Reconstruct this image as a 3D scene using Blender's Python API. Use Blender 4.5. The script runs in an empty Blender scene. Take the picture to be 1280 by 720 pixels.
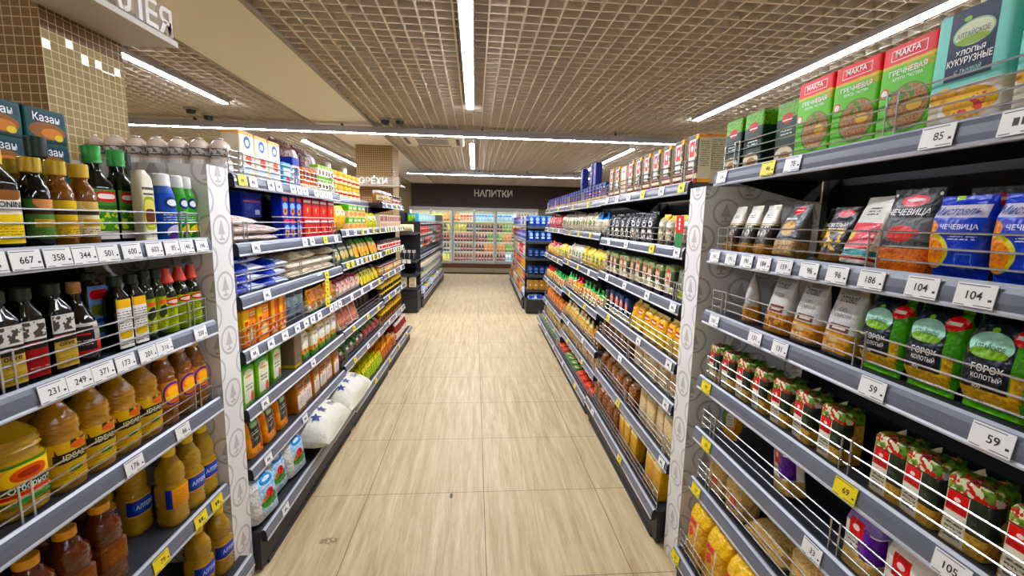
import bpy, math, random
from mathutils import Matrix, Vector, noise
C = bpy.context.scene.collection
random.seed(7)
PI = math.pi

# ---------------------------------------------------------------- camera, light, exposure
F_PX, PITCH, YAW, ROLL, EYE = 566.0, 0.14382, 0.06479, 0.02108, 1.418
def make_camera():
    cy, sy, cp, sp = math.cos(YAW), math.sin(YAW), math.cos(PITCH), math.sin(PITCH)
    fwd = Vector((sy*cp, cy*cp, -sp)); right = Vector((cy, -sy, 0)); up = right.cross(fwd)
    r2 = right*math.cos(ROLL) + up*math.sin(ROLL); u2 = up*math.cos(ROLL) - right*math.sin(ROLL)
    cam = bpy.data.cameras.new('camera'); o = bpy.data.objects.new('camera', cam); C.objects.link(o)
    cam.sensor_width = 36; cam.lens = F_PX/1280*36; cam.clip_start = .02; cam.clip_end = 60
    o.matrix_world = Matrix(((r2.x, u2.x, -fwd.x, 0), (r2.y, u2.y, -fwd.y, 0), (r2.z, u2.z, -fwd.z, EYE), (0, 0, 0, 1)))
    bpy.context.scene.camera = o
make_camera()
sc = bpy.context.scene
sc.view_settings.view_transform = 'Standard'; sc.view_settings.look = 'None'
sc.view_settings.gamma = 1; sc.view_settings.use_curve_mapping = False
sc.view_settings.exposure = 1.02
LAMP = 58.0          # emission strength of the ceiling tubes
FRIDGE_LAMP = 16.0
w = bpy.data.worlds.new('world'); sc.world = w; w.use_nodes = True
w.node_tree.nodes['Background'].inputs[0].default_value = (1, .97, .93, 1)
w.node_tree.nodes['Background'].inputs[1].default_value = .12
cyc = sc.cycles
cyc.max_bounces = 7; cyc.transparent_max_bounces = 12; cyc.transmission_bounces = 5; cyc.glossy_bounces = 3
cyc.sample_clamp_indirect = 6; cyc.caustics_reflective = False; cyc.caustics_refractive = False

# ---------------------------------------------------------------- colours and node materials
def lin(c):
    if isinstance(c, str):
        c = [int(c[i:i+2], 16)/255 for i in (0, 2, 4)]
    return tuple(x/12.92 if x <= .04045 else ((x+.055)/1.055)**2.4 for x in c[:3]) + (1,)
class Ex:
    """a number socket in a node tree; + - * / and comparisons make Math nodes"""
    def __init__(s, nt, sock): s.nt, s.k = nt, sock
    def m(s, op, b=None, c=None, swap=False):
        n = s.nt.nodes.new('ShaderNodeMath'); n.operation = op
        ins = [s, b, c]
        if swap: ins[0], ins[1] = ins[1], ins[0]
        for i, x in enumerate(ins):
            if x is None: continue
            if isinstance(x, Ex): s.nt.links.new(x.k, n.inputs[i])
            else: n.inputs[i].default_value = x
        return Ex(s.nt, n.outputs[0])
    def __add__(s, o): return s.m('ADD', o)
    def __sub__(s, o): return s.m('SUBTRACT', o)
    def __rsub__(s, o): return s.m('SUBTRACT', o, swap=True)
    def __mul__(s, o): return s.m('MULTIPLY', o)
    def __truediv__(s, o): return s.m('DIVIDE', o)
    def gt(s, o): return s.m('GREATER_THAN', o)
    def lt(s, o): return s.m('LESS_THAN', o)
    def mod(s, o): return s.m('FLOORED_MODULO', o)
    def abs(s): return s.m('ABSOLUTE')
    def max(s, o): return s.m('MAXIMUM', o)
    def min(s, o): return s.m('MINIMUM', o)
def xyz(nt, vec):
    n = nt.nodes.new('ShaderNodeSeparateXYZ'); nt.links.new(vec, n.inputs[0])
    return [Ex(nt, n.outputs[i]) for i in range(3)]
def mixc(nt, f, a, b):
    n = nt.nodes.new('ShaderNodeMix'); n.data_type = 'RGBA'
    for i, x in ((0, f), (6, a), (7, b)):
        if isinstance(x, Ex): nt.links.new(x.k, n.inputs[i])
        elif hasattr(x, 'is_linked'): nt.links.new(x, n.inputs[i])
        else: n.inputs[i].default_value = x
    return n.outputs[2]
def tex(nt, kind, vec, scale, out=0, **kw):
    n = nt.nodes.new(kind); nt.links.new(vec, n.inputs['Vector'])
    n.inputs['Scale'].default_value = scale
    for k, v in kw.items(): n.inputs[k].default_value = v
    return n.outputs[out]
def base_mat(name, rough=.5, metal=0, trans=0, coat=0, spec=.5, ior=1.45, alpha=1):
    m = bpy.data.materials.new(name); m.use_nodes = True
    b = m.node_tree.nodes['Principled BSDF']
    b.inputs['Roughness'].default_value = rough; b.inputs['Metallic'].default_value = metal
    b.inputs['Transmission Weight'].default_value = trans; b.inputs['Coat Weight'].default_value = coat
    b.inputs['Specular IOR Level'].default_value = spec; b.inputs['IOR'].default_value = ior
    b.inputs['Alpha'].default_value = alpha
    return m, m.node_tree, b
_mats = {}
def M(col, rough=.5, **k):
    key = (str(col), rough, str(k))
    if key not in _mats:
        m, nt, b = base_mat('plain', rough, **k); b.inputs['Base Color'].default_value = lin(col); _mats[key] = m
    return _mats[key]
def ink(c):
    """printing ink: a little purer than the plain colour"""
    r = lin(c)[:3]; g = sum(r)/3
    return tuple(min(1, max(0, g+(x-g)*1.28))*.94 for x in r)+(1,)
def speckle(nt, col, vec):
    if isinstance(col, str): return ink(col)
    _, c1, c2, sc_ = col
    v = tex(nt, 'ShaderNodeTexVoronoi', vec, sc_)
    f = Ex(nt, v)
    return mixc(nt, (f*1.6).min(1.0), ink(c2), ink(c1))
def print_mat(name, base, layers, rough=.35, wrinkle=0, **k):
    """packaging print: shapes laid one over another in the pack's own face coordinates"""
    k.setdefault('spec', .25)
    m, nt, b = base_mat(name, rough, **k)
    tc = nt.nodes.new('ShaderNodeTexCoord'); obj = tc.outputs['Object']
    u, v, _ = xyz(nt, tc.outputs['UV'])
    col = speckle(nt, base, obj)
    for L in layers:
        kind, a, c = L[0], L[1:-1], L[-1]
        if kind == 'band': mask = v.gt(a[0])*v.lt(a[1])
        elif kind == 'rect': mask = u.gt(a[0])*u.lt(a[2])*v.gt(a[1])*v.lt(a[3])
        elif kind == 'ell':
            du, dv = (u-a[0])/a[2], (v-a[1])/a[3]
            mask = (du*du+dv*dv).lt(1.0)
        elif kind == 'tri':      # triangle apex up: centre u, base v, half width, height
            t = (v-a[1])/a[3]
            mask = t.gt(0.0)*t.lt(1.0)*((u-a[0]).abs()/a[2]).lt(1.0-t)
        elif kind == 'lines':    # small print: u0 v0 u1 v1 n
            n_ = a[4]; hh = (a[3]-a[1])/n_
            mask = u.gt(a[0])*u.lt(a[2])*v.gt(a[1])*v.lt(a[3])*((v-a[1])/hh).mod(1.0).lt(.45)
            nz = Ex(nt, tex(nt, 'ShaderNodeTexNoise', obj, 260.0))
            mask = mask*nz.gt(.46)
        elif kind == 'blobs':    # irregular printed picture inside a rect
            nz = Ex(nt, tex(nt, 'ShaderNodeTexNoise', obj, a[4]))
            mask = u.gt(a[0])*u.lt(a[2])*v.gt(a[1])*v.lt(a[3])*nz.gt(.52)
        col = mixc(nt, mask, col, speckle(nt, c, obj))
    if hasattr(col, 'is_linked'): nt.links.new(col, b.inputs['Base Color'])
    else: b.inputs['Base Color'].default_value = col
    if wrinkle:
        nz = tex(nt, 'ShaderNodeTexNoise', obj, 38.0, Detail=2.0)
        bp = nt.nodes.new('ShaderNodeBump'); bp.inputs['Strength'].default_value = wrinkle; bp.inputs['Distance'].default_value = .02
        nt.links.new(nz, bp.inputs['Height']); nt.links.new(bp.outputs[0], b.inputs['Normal'])
    return m
def glow(name, col, strength):
    m = bpy.data.materials.new(name); m.use_nodes = True; nt = m.node_tree
    b = nt.nodes['Principled BSDF']
    b.inputs['Base Color'].default_value = (.9, .9, .9, 1)
    b.inputs['Emission Color'].default_value = lin(col); b.inputs['Emission Strength'].default_value = strength
    return m

# ---------------------------------------------------------------- mesh building
class MB:
    def __init__(s): s.v, s.f, s.mi, s.uv = [], [], [], []
    def face(s, idx, mi=0, uv=None):
        s.f.append(tuple(idx)); s.mi.append(mi); s.uv.append(uv or [(-2, -2)]*len(idx))
    def box(s, x0, y0, z0, x1, y1, z1, mi=0):
        n = len(s.v)
        s.v += [(x, y, z) for z in (z0, z1) for y in (y0, y1) for x in (x0, x1)]
        for q in ((0, 2, 3, 1), (4, 5, 7, 6), (0, 1, 5, 4), (2, 6, 7, 3), (0, 4, 6, 2), (1, 3, 7, 5)):
            s.face([n+i for i in q], mi)
        return s
    def prism(s, pts, axis, a0, a1, mi=0):
        """extrude a closed 2-D outline along an axis ('x','y','z')"""
        n = len(s.v); k = len(pts)
        def P(p, a): return {'x': (a, p[0], p[1]), 'y': (p[0], a, p[1]), 'z': (p[0], p[1], a)}[axis]
        s.v += [P(p, a0) for p in pts]+[P(p, a1) for p in pts]
        for i in range(k):
            j = (i+1) % k; s.face((n+i, n+j, n+k+j, n+k+i), mi if isinstance(mi, int) else mi[i])
        c = mi if isinstance(mi, int) else mi[0]
        s.face(range(n+k-1, n-1, -1), c); s.face(range(n+k, n+2*k), c)
        return s
    def tube(s, p, q, r, seg=6, mi=0):
        p, q = Vector(p), Vector(q); d = (q-p).normalized()
        a = d.orthogonal().normalized(); b = d.cross(a); n = len(s.v)
        for c in (p, q):
            for i in range(seg):
                t = 2*PI*i/seg; s.v.append(tuple(c+a*math.cos(t)*r+b*math.sin(t)*r))
        for i in range(seg):
            j = (i+1) % seg; s.face((n+i, n+j, n+seg+j, n+seg+i), mi)
        s.face(range(n+seg-1, n-1, -1), mi); s.face(range(n+seg, n+2*seg), mi)
        return s
    def path(s, pts, r, seg=6, mi=0):
        for a, b in zip(pts, pts[1:]): s.tube(a, b, r, seg, mi)
        return s
    def loft(s, rings, seg=20, mi=0, jit=0, seed=0, arc=None, cap=True):
        """rings of (z, half width, half depth, squareness[, y offset]) -> closed skin; arc=(t0,t1) gives an open strip"""
        z0, z1 = rings[0][0], rings[-1][0]; A = max(r[1] for r in rings); n = len(s.v)
        ts = [2*PI*k/seg for k in range(seg)] if arc is None else [arc[0]+(arc[1]-arc[0])*k/seg for k in range(seg+1)]
        m = len(ts)
        for r in rings:
            z, a, b, e = r[:4]; yo = r[4] if len(r) > 4 else 0
            for t in ts:
                c, sn = math.cos(t), math.sin(t)
                x = a*math.copysign(abs(c)**(2/e), c); y = b*math.copysign(abs(sn)**(2/e), sn)
                if jit:
                    nv = noise.noise_vector(Vector((x*22+seed, y*22, z*22)))
                    x += nv.x*jit; y += nv.y*jit
                s.v.append((x, y+yo, z))
        H = max(z1-z0, 1e-6)
        for i in range(len(rings)-1):
            for k in range(m if arc is None else m-1):
                k2 = (k+1) % m
                q = (n+i*m+k, n+i*m+k2, n+(i+1)*m+k2, n+(i+1)*m+k)
                if arc is None:
                    back = math.sin((ts[k]+ts[k]+2*PI/seg)/2) > 0
                    uv = [(s.v[j][0]/(2*A)+.5+(3 if back else 0), (s.v[j][2]-z0)/H) for j in q]
                else:
                    uu = [k/(m-1), (k+1)/(m-1), (k+1)/(m-1), k/(m-1)]
                    uv = [(uu[d], (s.v[j][2]-z0)/H) for d, j in enumerate(q)]
                s.face(q, mi, uv)
        if cap and arc is None:
            t = len(rings)-1
            s.face([n+k for k in range(m-1, -1, -1)], mi, [(-2, .001)]*m)
            s.face([n+t*m+k for k in range(m)], mi, [(-2, .999)]*m)
        return s
    def mesh(s, name, mats, smooth=True, angle=40):
        me = bpy.data.meshes.new(name); me.from_pydata(s.v, [], s.f)
        for m in (mats if isinstance(mats, (list, tuple)) else [mats]): me.materials.append(m)
        me.polygons.foreach_set('material_index', s.mi)
        ul = me.uv_layers.new(name='UVMap'); ul.data.foreach_set('uv', [c for f in s.uv for p in f for c in p])
        if smooth:
            me.polygons.foreach_set('use_smooth', [True]*len(me.polygons)); me.set_sharp_from_angle(angle=math.radians(angle))
        me.update(); return me
def obj(name, me, parent=None, loc=None, rot=None):
    o = bpy.data.objects.new(name, me); C.objects.link(o)
    if parent: o.parent = parent
    if loc: o.location = loc
    if rot: o.rotation_euler = rot
    return o
def tag(o, label, cat, group=None, kind=None):
    if kind == 'structure': o['kind'] = kind
    if label: o['label'] = label
    if cat: o['category'] = cat
    if group: o['group'] = group
    if kind: o['kind'] = kind
    return o
def struct(name, me, label=None, rot=None, loc=None):
    o = obj(name, me, None, loc, rot); o['kind'] = 'structure'
    if label: o['label'] = label; o['category'] = name.split('_')[0]
    return o
def empty(name, loc=(0, 0, 0), rot=None):
    o = bpy.data.objects.new(name, None); C.objects.link(o); o.location = loc; o.empty_display_size = .05
    if rot: o.rotation_euler = rot
    return o

# lettering: flat outlines of a string, cap height 1, later laid onto a surface
_txt = {}
def outline(s, bold=0.0, shear=0.0):
    key = (s, bold, shear)
    if key not in _txt:
        cu = bpy.data.curves.new('t', 'FONT'); cu.body = s; cu.size = 1; cu.align_x = 'CENTER'; cu.offset = bold; cu.shear = shear
        cu.resolution_u = 4
        o = bpy.data.objects.new('t', cu); C.objects.link(o)
        dg = bpy.context.evaluated_depsgraph_get(); dg.update()
        me = bpy.data.meshes.new_from_object(o.evaluated_get(dg))
        vs = [(v.co.x, v.co.y) for v in me.vertices]; fs = [tuple(p.vertices) for p in me.polygons]
        bpy.data.objects.remove(o); bpy.data.curves.remove(cu); bpy.data.meshes.remove(me)
        _txt[key] = (vs, fs)
    return _txt[key]
def text_mesh(items, mats, fmap):
    """items: (string, cx, cz, cap height, max width or None, material index, bold)"""
    b = MB()
    for it in items:
        s, cx, cz, h, wmax, mi = it[:6]; bold = min(it[6], .014) if len(it) > 6 else .010
        vs, fs = outline(s, bold, .25 if len(it) > 7 and it[7] else 0)
        if not vs: continue
        xs = [v[0] for v in vs]; k = h/.70; kx = k
        W = (max(xs)-min(xs))*k; x0 = (max(xs)+min(xs))/2
        if wmax and W > wmax: kx = k*wmax/W
        n = len(b.v)
        for x, y in vs: b.v.append(fmap(cx+(x-x0)*kx, cz+(y-.35)*k))
        for f in fs: b.face([n+i for i in f], mi)
    return b.mesh('lettering', mats, smooth=False)

# ================================================================ the setting
SKEW = .0187                        # the tiles and the ceiling run a degree off the shelving
ROT = (0, 0, SKEW)
CEIL = 2.40
def floor_mat():
    m, nt, b = base_mat('travertine tile', .4, spec=.3)
    tc = nt.nodes.new('ShaderNodeTexCoord'); o = tc.outputs['Object']; x, y, z = xyz(nt, o)
    mp = nt.nodes.new('ShaderNodeMapping'); nt.links.new(o, mp.inputs[0]); mp.inputs['Scale'].default_value = (13, .9, 1)
    mp.inputs['Rotation'].default_value = (0, 0, .05)
    n1 = Ex(nt, tex(nt, 'ShaderNodeTexNoise', mp.outputs[0], 2.0, Detail=9.0, Roughness=.72, Distortion=.4))
    mp2 = nt.nodes.new('ShaderNodeMapping'); nt.links.new(o, mp2.inputs[0]); mp2.inputs['Scale'].default_value = (75, 5, 1)
    n2 = Ex(nt, tex(nt, 'ShaderNodeTexNoise', mp2.outputs[0], 2.0, Detail=6.0, Roughness=.75))
    ix = ((x-.059)/.6).m('FLOOR'); iy = ((y-1.6276)/.6).m('FLOOR')
    cb = nt.nodes.new('ShaderNodeCombineXYZ'); nt.links.new(ix.k, cb.inputs[0]); nt.links.new(iy.k, cb.inputs[1])
    wn = nt.nodes.new('ShaderNodeTexWhiteNoise'); nt.links.new(cb.outputs[0], wn.inputs['Vector']); wv = Ex(nt, wn.outputs[0])
    c = mixc(nt, ((n1-.36)*3.2).max(0.0).min(1.0), lin('b89a6e'), lin('dfcca6'))
    c = mixc(nt, ((n2-.575)*5.0).max(0.0).min(.6), c, lin('a3835a'))
    c = mixc(nt, ((.40-n2)*5.0).max(0.0).min(.5), c, lin('efe4ca'))
    c = mixc(nt, wv*.25, c, lin('cdb68c'))
    gx = (((x-.059)/.6+.5).mod(1.0)-.5).abs().lt(.0034); gy = (((y-1.6276)/.6+.5).mod(1.0)-.5).abs().lt(.0034)
    def spot(cx, cy, rx, ry, th):
        du, dv = (x-cx)/rx, (y-cy)/ry
        nz = Ex(nt, tex(nt, 'ShaderNodeTexNoise', o, 70.0, Detail=3.0))
        return (du*du+dv*dv).lt(1.0)*nz.gt(th)
    c = mixc(nt, spot(-.637, 1.888, .045, .022, .47)*.6, c, lin('6b5030'))      # scuffs on the tiles
    c = mixc(nt, spot(-.111, 2.20, .008, .024, .30)*.85, c, lin('2e2418'))
    c = mixc(nt, gx.max(gy)*.85, c, lin('6f5c44'))
    nt.links.new(c, b.inputs['Base Color'])
    bp = nt.nodes.new('ShaderNodeBump'); bp.inputs['Strength'].default_value = .08; bp.inputs['Distance'].default_value = .01
    nt.links.new(n2.k, bp.inputs['Height']); nt.links.new(bp.outputs[0], b.inputs['Normal'])
    return m
b = MB(); b.box(-6, -3.5, -.1, 5, 13.2, 0); struct('floor', b.mesh('floor', floor_mat(), False), rot=ROT)
WALL = M('d8caa8', .8)
b = MB(); b.box(-6.1, 12.9, 0, 5.1, 13.0, 2.9); struct('wall_back', b.mesh('wall_back', WALL, False), rot=ROT)
b = MB(); b.box(-6.1, -3.5, 0, -6.0, 12.9, 2.9); struct('wall_left', b.mesh('wall_left', WALL, False), rot=ROT)
b = MB(); b.box(5.0, -3.5, 0, 5.1, 12.9, 2.9); struct('wall_right', b.mesh('wall_right', WALL, False), rot=ROT)
b = MB(); b.box(-6.1, -3.6, 0, 5.1, -3.5, 2.9); struct('wall_front', b.mesh('wall_front', WALL, False), rot=ROT)
# slab above the open lattice, the lattice itself and the plaster strip along the columns
b = MB(); b.box(-6.1, -3.5, 2.60, 5.1, 12.9, 2.7); struct('ceiling_slab', b.mesh('ceiling_slab', M('3c352f', .9), False), rot=ROT)
P0, P1 = -1.675, -1.08
b = MB(); CELL = .086; hgt = .055; t = .0045
def lattice(b, x0, x1, y0, y1):
    k = int((x1-x0)/CELL)
    for i in range(k+1): b.box(x0+i*CELL-t, y0, CEIL, x0+i*CELL+t, y1, CEIL+hgt)
    k = int((y1-y0)/CELL)
    for i in range(k+1): b.box(x0, y0+i*CELL-t, CEIL+.0005, x1, y0+i*CELL+t, CEIL+hgt-.0005)
lattice(b, P1+.02, 4.9, -.6, 12.4); lattice(b, -5.9, P0-.02, -.6, 12.8)
struct('ceiling', b.mesh('ceiling', M('e6dac8', .7, spec=.2), False), 'open square lattice ceiling panels in pale beige', rot=ROT)
b = MB(); b.box(P0, -3.4, CEIL-.005, P1, 12.85, 2.6)
struct('ceiling_strip', b.mesh('ceiling_strip', M('f8f0e0', .8), False), rot=ROT)
b = MB(); b.box(P1, -3.4, CEIL-.012, P1+.025, 12.4, CEIL+.05); b.box(P0-.02, -3.4, CEIL-.008, P0, 12.85, CEIL+.05)
struct('trim_1', b.mesh('trim_1', M('a09684', .5), False), rot=ROT)

# ---- lamps
TUBE = glow('lamp diffuser', 'eff4ff', LAMP)
def lamp(x, y0, y1, label, group, along=True, z=CEIL-.025, wd=.027, hh=.05):
    root = empty('linear_lamp', (x*math.cos(SKEW)-y0*math.sin(SKEW), x*math.sin(SKEW)+y0*math.cos(SKEW), z), ROT if along else (0, 0, SKEW-PI/2))
    L = y1-y0
    b = MB(); b.prism([(-wd-.012, hh), (-wd-.012, .004), (-wd-.004, -.003), (-wd, .006), (wd, .006), (wd+.004, -.003), (wd+.012, .004), (wd+.012, hh)], 'y', 0, L)
    obj('housing', b.mesh('housing', M('b9b4b6', .4), False), root)
    b = MB(); b.prism([(-wd, .006), (-wd*.96, -.005), (-wd*.8, -.0075), (wd*.8, -.0075), (wd*.96, -.005), (wd, .006)], 'y', .01, L-.01)
    obj('diffuser', b.mesh('diffuser', TUBE, False), root)
    tag(root, label, 'lamp', group); return root
G = 'linear ceiling lamps'
lamp(-.0515, 1.35, 4.08, 'white ceiling strip lamp running above the middle of the aisle, nearer of two', G)
lamp(-.0515, 5.87, 8.55, 'short white ceiling strip lamp above the aisle, in front of the brown band', G)
lamp(2.0, 1.4, 4.17, 'long white ceiling strip lamp above the right shelving, nearer one', G)
lamp(2.0, 5.85, 8.5, 'white ceiling strip lamp above right shelving, farther one behind the cross lamp', G)
lamp(-2.14, 1.5, 4.25, 'white ceiling strip lamp beside the tiled column on the left', G)
lamp(-2.14, 6.05, 8.75, 'white ceiling strip lamp left of the far tiled column', G)
for x, sd in ((2.0, 'right'), (-2.14, 'left')):  # unseen lamps, added behind the viewer to light the near shelf fronts
    lamp(x, -2.9, -.2, f'unseen ceiling strip lamp added behind the viewer to light near shelves, {sd} row', G)
def cross(xc0, xc1, y, label):
    # runs across the aisle, hung below the lattice on clips
    L = xc1-xc0
    root = empty('linear_lamp', (xc0*math.cos(SKEW)-y*math.sin(SKEW), xc0*math.sin(SKEW)+y*math.cos(SKEW), 2.30), (0, 0, SKEW-PI/2))
    b = MB(); b.prism([(-.03, .065), (-.03, 0), (-.024, 0), (-.024, .006), (.024, .006), (.024, 0), (.03, 0), (.03, .065)], 'y', 0, L)
    obj('housing', b.mesh('housing', M('9c979b', .45), False), root)
    b = MB(); b.prism([(-.024, .006), (-.016, -.003), (.016, -.003), (.024, .006)], 'y', .005, L-.005)
    obj('diffuser', b.mesh('diffuser', TUBE, False), root)
    for k in range(4):
        b = MB(); yy = L*(.12+.25*k); b.box(-.012, yy-.012, .065, .012, yy+.012, .085).box(-.004, yy-.004, .085, .004, yy+.004, .12)
        obj('hanger', b.mesh('hanger', M('2c2a2a', .5), False), root)
    tag(root, label, 'lamp', 'lamps hung across the aisle')
# lamp root rotated -90: local +y runs along +X
cross(-3.5, 2.25, 4.98, 'grey housed lamp hung across the whole aisle, nearer of the two')
cross(-1.3, 2.4, 8.96, 'grey housed lamp hung across the aisle just before the brown band')

# ---- ceiling air unit, dark ceiling spots, white spots
root = empty('air_conditioner', (-.60, 5.48, CEIL-.055), ROT)
b = MB(); b.prism([(-.36, .0), (-.34, -.02), (.34, -.02), (.36, 0), (.36, .05), (-.36, .05)], 'y', -.36, .36)
obj('cover', b.mesh('cover', M('e3dccb', .5), False), root)
b = MB()
for k in range(9): b.box(-.18, -.17+k*.04, -.026, .18, -.155+k*.04, -.02)
obj('grille', b.mesh('grille', M('a7a196', .5), False), root)
for rz in range(4):
    b = MB(); b.box(-.2, .27, -.025, .2, .31, -.0195)
    obj('louvre', b.mesh('louvre', M('5d564d', .5), False), root, rot=(0, 0, rz*PI/2))
tag(root, 'pale square ceiling air unit behind the nearer cross lamp', 'air conditioner')
for i, (x, y, lb) in enumerate([(-2.71, 4.55, 'dark round ceiling spot left of the plaster strip, leftmost'), (-2.70, 4.8, 'dark round ceiling spot left of the plaster strip, second from left'),
                                (-.98, 4.72, 'dark round ceiling spot right of the plaster strip, left of its pair'), (-.84, 4.72, 'dark round ceiling spot right of the plaster strip, right of its pair')]):
    root = empty('ceiling_spot', (x, y, CEIL-.004))
    b = MB(); b.loft([(-.012, .05, .05, 2), (-.004, .06, .06, 2), (.004, .062, .062, 2)], 20); obj('rim', b.mesh('rim', M('8d8577', .5)), root)
    b = MB(); b.loft([(-.05, .022, .022, 2), (-.045, .036, .036, 2), (-.012, .042, .042, 2)], 18); obj('eyeball', b.mesh('eyeball', M('1c1a19', .3)), root)
    tag(root, lb, 'ceiling spot', 'dark ceiling spots')
for i, (x, y, lb) in enumerate([(-2.67, 8.14, 'small white cylinder spotlight near the left wall, nearer one'), (-2.58, 8.75, 'small white cylinder spotlight near the left wall, farther one')]):
    root = empty('spotlight', (x, y, CEIL), (0, 0, .4))
    b = MB(); b.box(-.02, -.02, -.015, .02, .02, 0).tube((0, 0, -.015), (0, 0, -.09), .008); obj('stem', b.mesh('stem', M('d8d0c0', .5), False), root)
    b = MB(); b.loft([(-.09, .001, .001, 2), (-.085, .045, .045, 2), (.07, .05, .05, 2), (.07, .04, .04, 2), (.05, .035, .035, 2)], 20)
    obj('head', b.mesh('head', M('e4dccb', .45)), root, (0, 0, -.12), (.55+PI, 0, 0))
    tag(root, lb, 'spotlight', 'white spotlights')

# ---- mosaic columns
def mosaic(name, base, mirror, border=None, top=None, mz=(0, 0)):
    m, nt, b = base_mat(name, .3)
    tc = nt.nodes.new('ShaderNodeTexCoord'); x, y, z = xyz(nt, tc.outputs['Object'])
    ge = nt.nodes.new('ShaderNodeNewGeometry'); nx, ny, nz = xyz(nt, ge.outputs['Normal'])
    side = nx.abs().gt(.5); a = y*side+x*(1.0-side)
    T = .0285; ua, uz = (a+.003)/T, z/T
    ia, iz = ua.m('FLOOR'), uz.m('FLOOR')
    g = ua.mod(1.0).lt(.10).max(uz.mod(1.0).lt(.10))
    cb = nt.nodes.new('ShaderNodeCombineXYZ'); nt.links.new(ia.k, cb.inputs[0]); nt.links.new(iz.k, cb.inputs[1]); nt.links.new(side.k, cb.inputs[2])
    wn = nt.nodes.new('ShaderNodeTexWhiteNoise'); nt.links.new(cb.outputs[0], wn.inputs['Vector']); r = Ex(nt, wn.outputs[0])
    c = mixc(nt, r*.5, lin(base), lin('7a6238'))
    if border: c = mixc(nt, z.gt(border), c, lin(top))
    band = z.gt(mz[0])*z.lt(mz[1])*r.gt(mirror)*(1.0-g)
    c = mixc(nt, band, c, lin('dcd8d0')); c = mixc(nt, g, c, lin('d4b986'))
    nt.links.new(c, b.inputs['Base Color']); nt.links.new((band*.75).k, b.inputs['Metallic'])
    nt.links.new(((1.0-band)*.4+.2).k, b.inputs['Roughness'])
    bp = nt.nodes.new('ShaderNodeBump'); bp.inputs['Strength'].default_value = .5; bp.inputs['Distance'].default_value = .003
    nt.links.new((1.0-g).k, bp.inputs['Height']); nt.links.new(bp.outputs[0], b.inputs['Normal'])
    return m
MB_BROWN = mosaic('brown mosaic', '8a6236', 1.1, mz=(1.98, 2.0))
MB_BEIGE = mosaic('beige mosaic', '99834e', .66, 1.995, '6d4a26', (1.935, 1.996))
def column(x0, y0, x1, y1, z1, side_mat, label, front_mat):
    b = MB(); b.box(x0, y0, 0, x1, y1, z1)
    # x0 x1 faces of the box are the last two
    b.mi[4] = 1; b.mi[5] = 1
    o = obj('tiled_column', b.mesh('tiled_column', [front_mat, side_mat], False)); o['kind'] = 'structure'; o['label'] = label; o['category'] = 'column'
column(-1.95, 1.62, -1.405, 1.955, CEIL-.006, MB_BEIGE, 'square mosaic tiled column behind the oil shelves, beige side and brown front', MB_BROWN)
MB_FAR = mosaic('far mosaic', '86602c', .94, mz=(1.90, 2.08))
column(-1.70, 6.3, -1.22, 6.72, CEIL-.006, MB_FAR, 'brown mosaic tiled column at the far end of the left shelving', MB_FAR)

# ---- signs round the columns: a pale ledge with upright clear plate and white letters
LETTER = M('efe9e4', .4)
def sign(name, label, x0, y0, x1, y1, z, face, s, cap, cx, cy, extra=None):
    root = empty(name, ((x0+x1)/2, (y0+y1)/2, z)); lx, ly = (x1-x0)/2, (y1-y0)/2
    b = MB(); b.box(-lx, -ly, 0, lx, ly, .012).box(-lx, -ly, .012, -lx+.006, ly, .02).box(lx-.006, -ly, .012, lx, ly, .02)
    obj('ledge', b.mesh('ledge', M('cdc5bb', .4), False), root)
    pm, nt, bb = base_mat('clear acrylic', .05, alpha=.10); bb.inputs['Base Color'].default_value = (1, 1, 1, 1)
    b = MB()
    if face == 'x': b.box(lx-.010, -ly+.01, .02, lx-.006, ly-.01, .02+cap*1.25)
    else: b.box(-lx+.01, -ly+.006, .02, lx-.01, -ly+.010, .02+cap*1.25)
    obj('acrylic_plate', b.mesh('acrylic_plate', pm, False), root)
    vs, fs = outline(s, .02); k = cap/.7
    b = MB(); n = len(vs)
    for d in (0, .012):
        for x, y in vs:
            b.v.append((lx-.004+d, x*k+cy, y*k+.024) if face == 'x' else (x*k+cx, -ly+.004-d, y*k+.024))
    # rim: edges used once
    cnt = {}
    for f in fs:
        for i in range(len(f)):
            e = (f[i], f[(i+1) % len(f)]); cnt[e] = 1
    for f in fs: b.face([n+i for i in f]); b.face(list(reversed(f)))
    for (i, j) in list(cnt):
        if (j, i) not in cnt: b.face((i, j, n+j, n+i))
    obj('lettering', b.mesh('lettering', LETTER, False), root)
    tag(root, label, 'sign'); return root
sign('column_sign', 'white letters on a pale ledge beside the near tiled column', -1.403, .75, -1.2, 1.965, 2.065, 'x', 'БАКАЛЕЯ', .088, 0, .605-.32)
sign('column_sign', 'white letters reading nuts on a ledge before the far tiled column', -1.80, 6.0, -1.06, 6.299, 1.845, 'y', 'ОРЕХИ', .075, .02, 0)

# ---- brown fascia with white letters and the drinks coolers on the back wall
def lay(xc, yc, z=0): return (xc*math.cos(SKEW)-yc*math.sin(SKEW), xc*math.sin(SKEW)+yc*math.cos(SKEW), z)
root = empty('brown_fascia', lay(.9, 12.40, 1.80), ROT)
b = MB(); b.box(-2.6, 0, .065, 4.0, .3, .645); obj('board', b.mesh('board', M('3a1a0c', .45), False), root)
b = MB(); b.box(-2.6, -.012, .0, 4.0, .3, .06); obj('lower_rail', b.mesh('lower_rail', M('33170b', .4), False), root)
vs, fs = outline('НАПИТКИ', .025); k = .165/.7; b = MB(); W = max(v[0] for v in vs)-min(v[0] for v in vs); kx = 1.02/W
n = len(vs)
for d in (0, .02):
    for x, y in vs: b.v.append((x*kx-.42, -.002-d, y*k+.29))
E_ = {}
for f in fs:
    for i in range(len(f)): E_[(f[i], f[(i+1) % len(f)])] = 1
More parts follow.
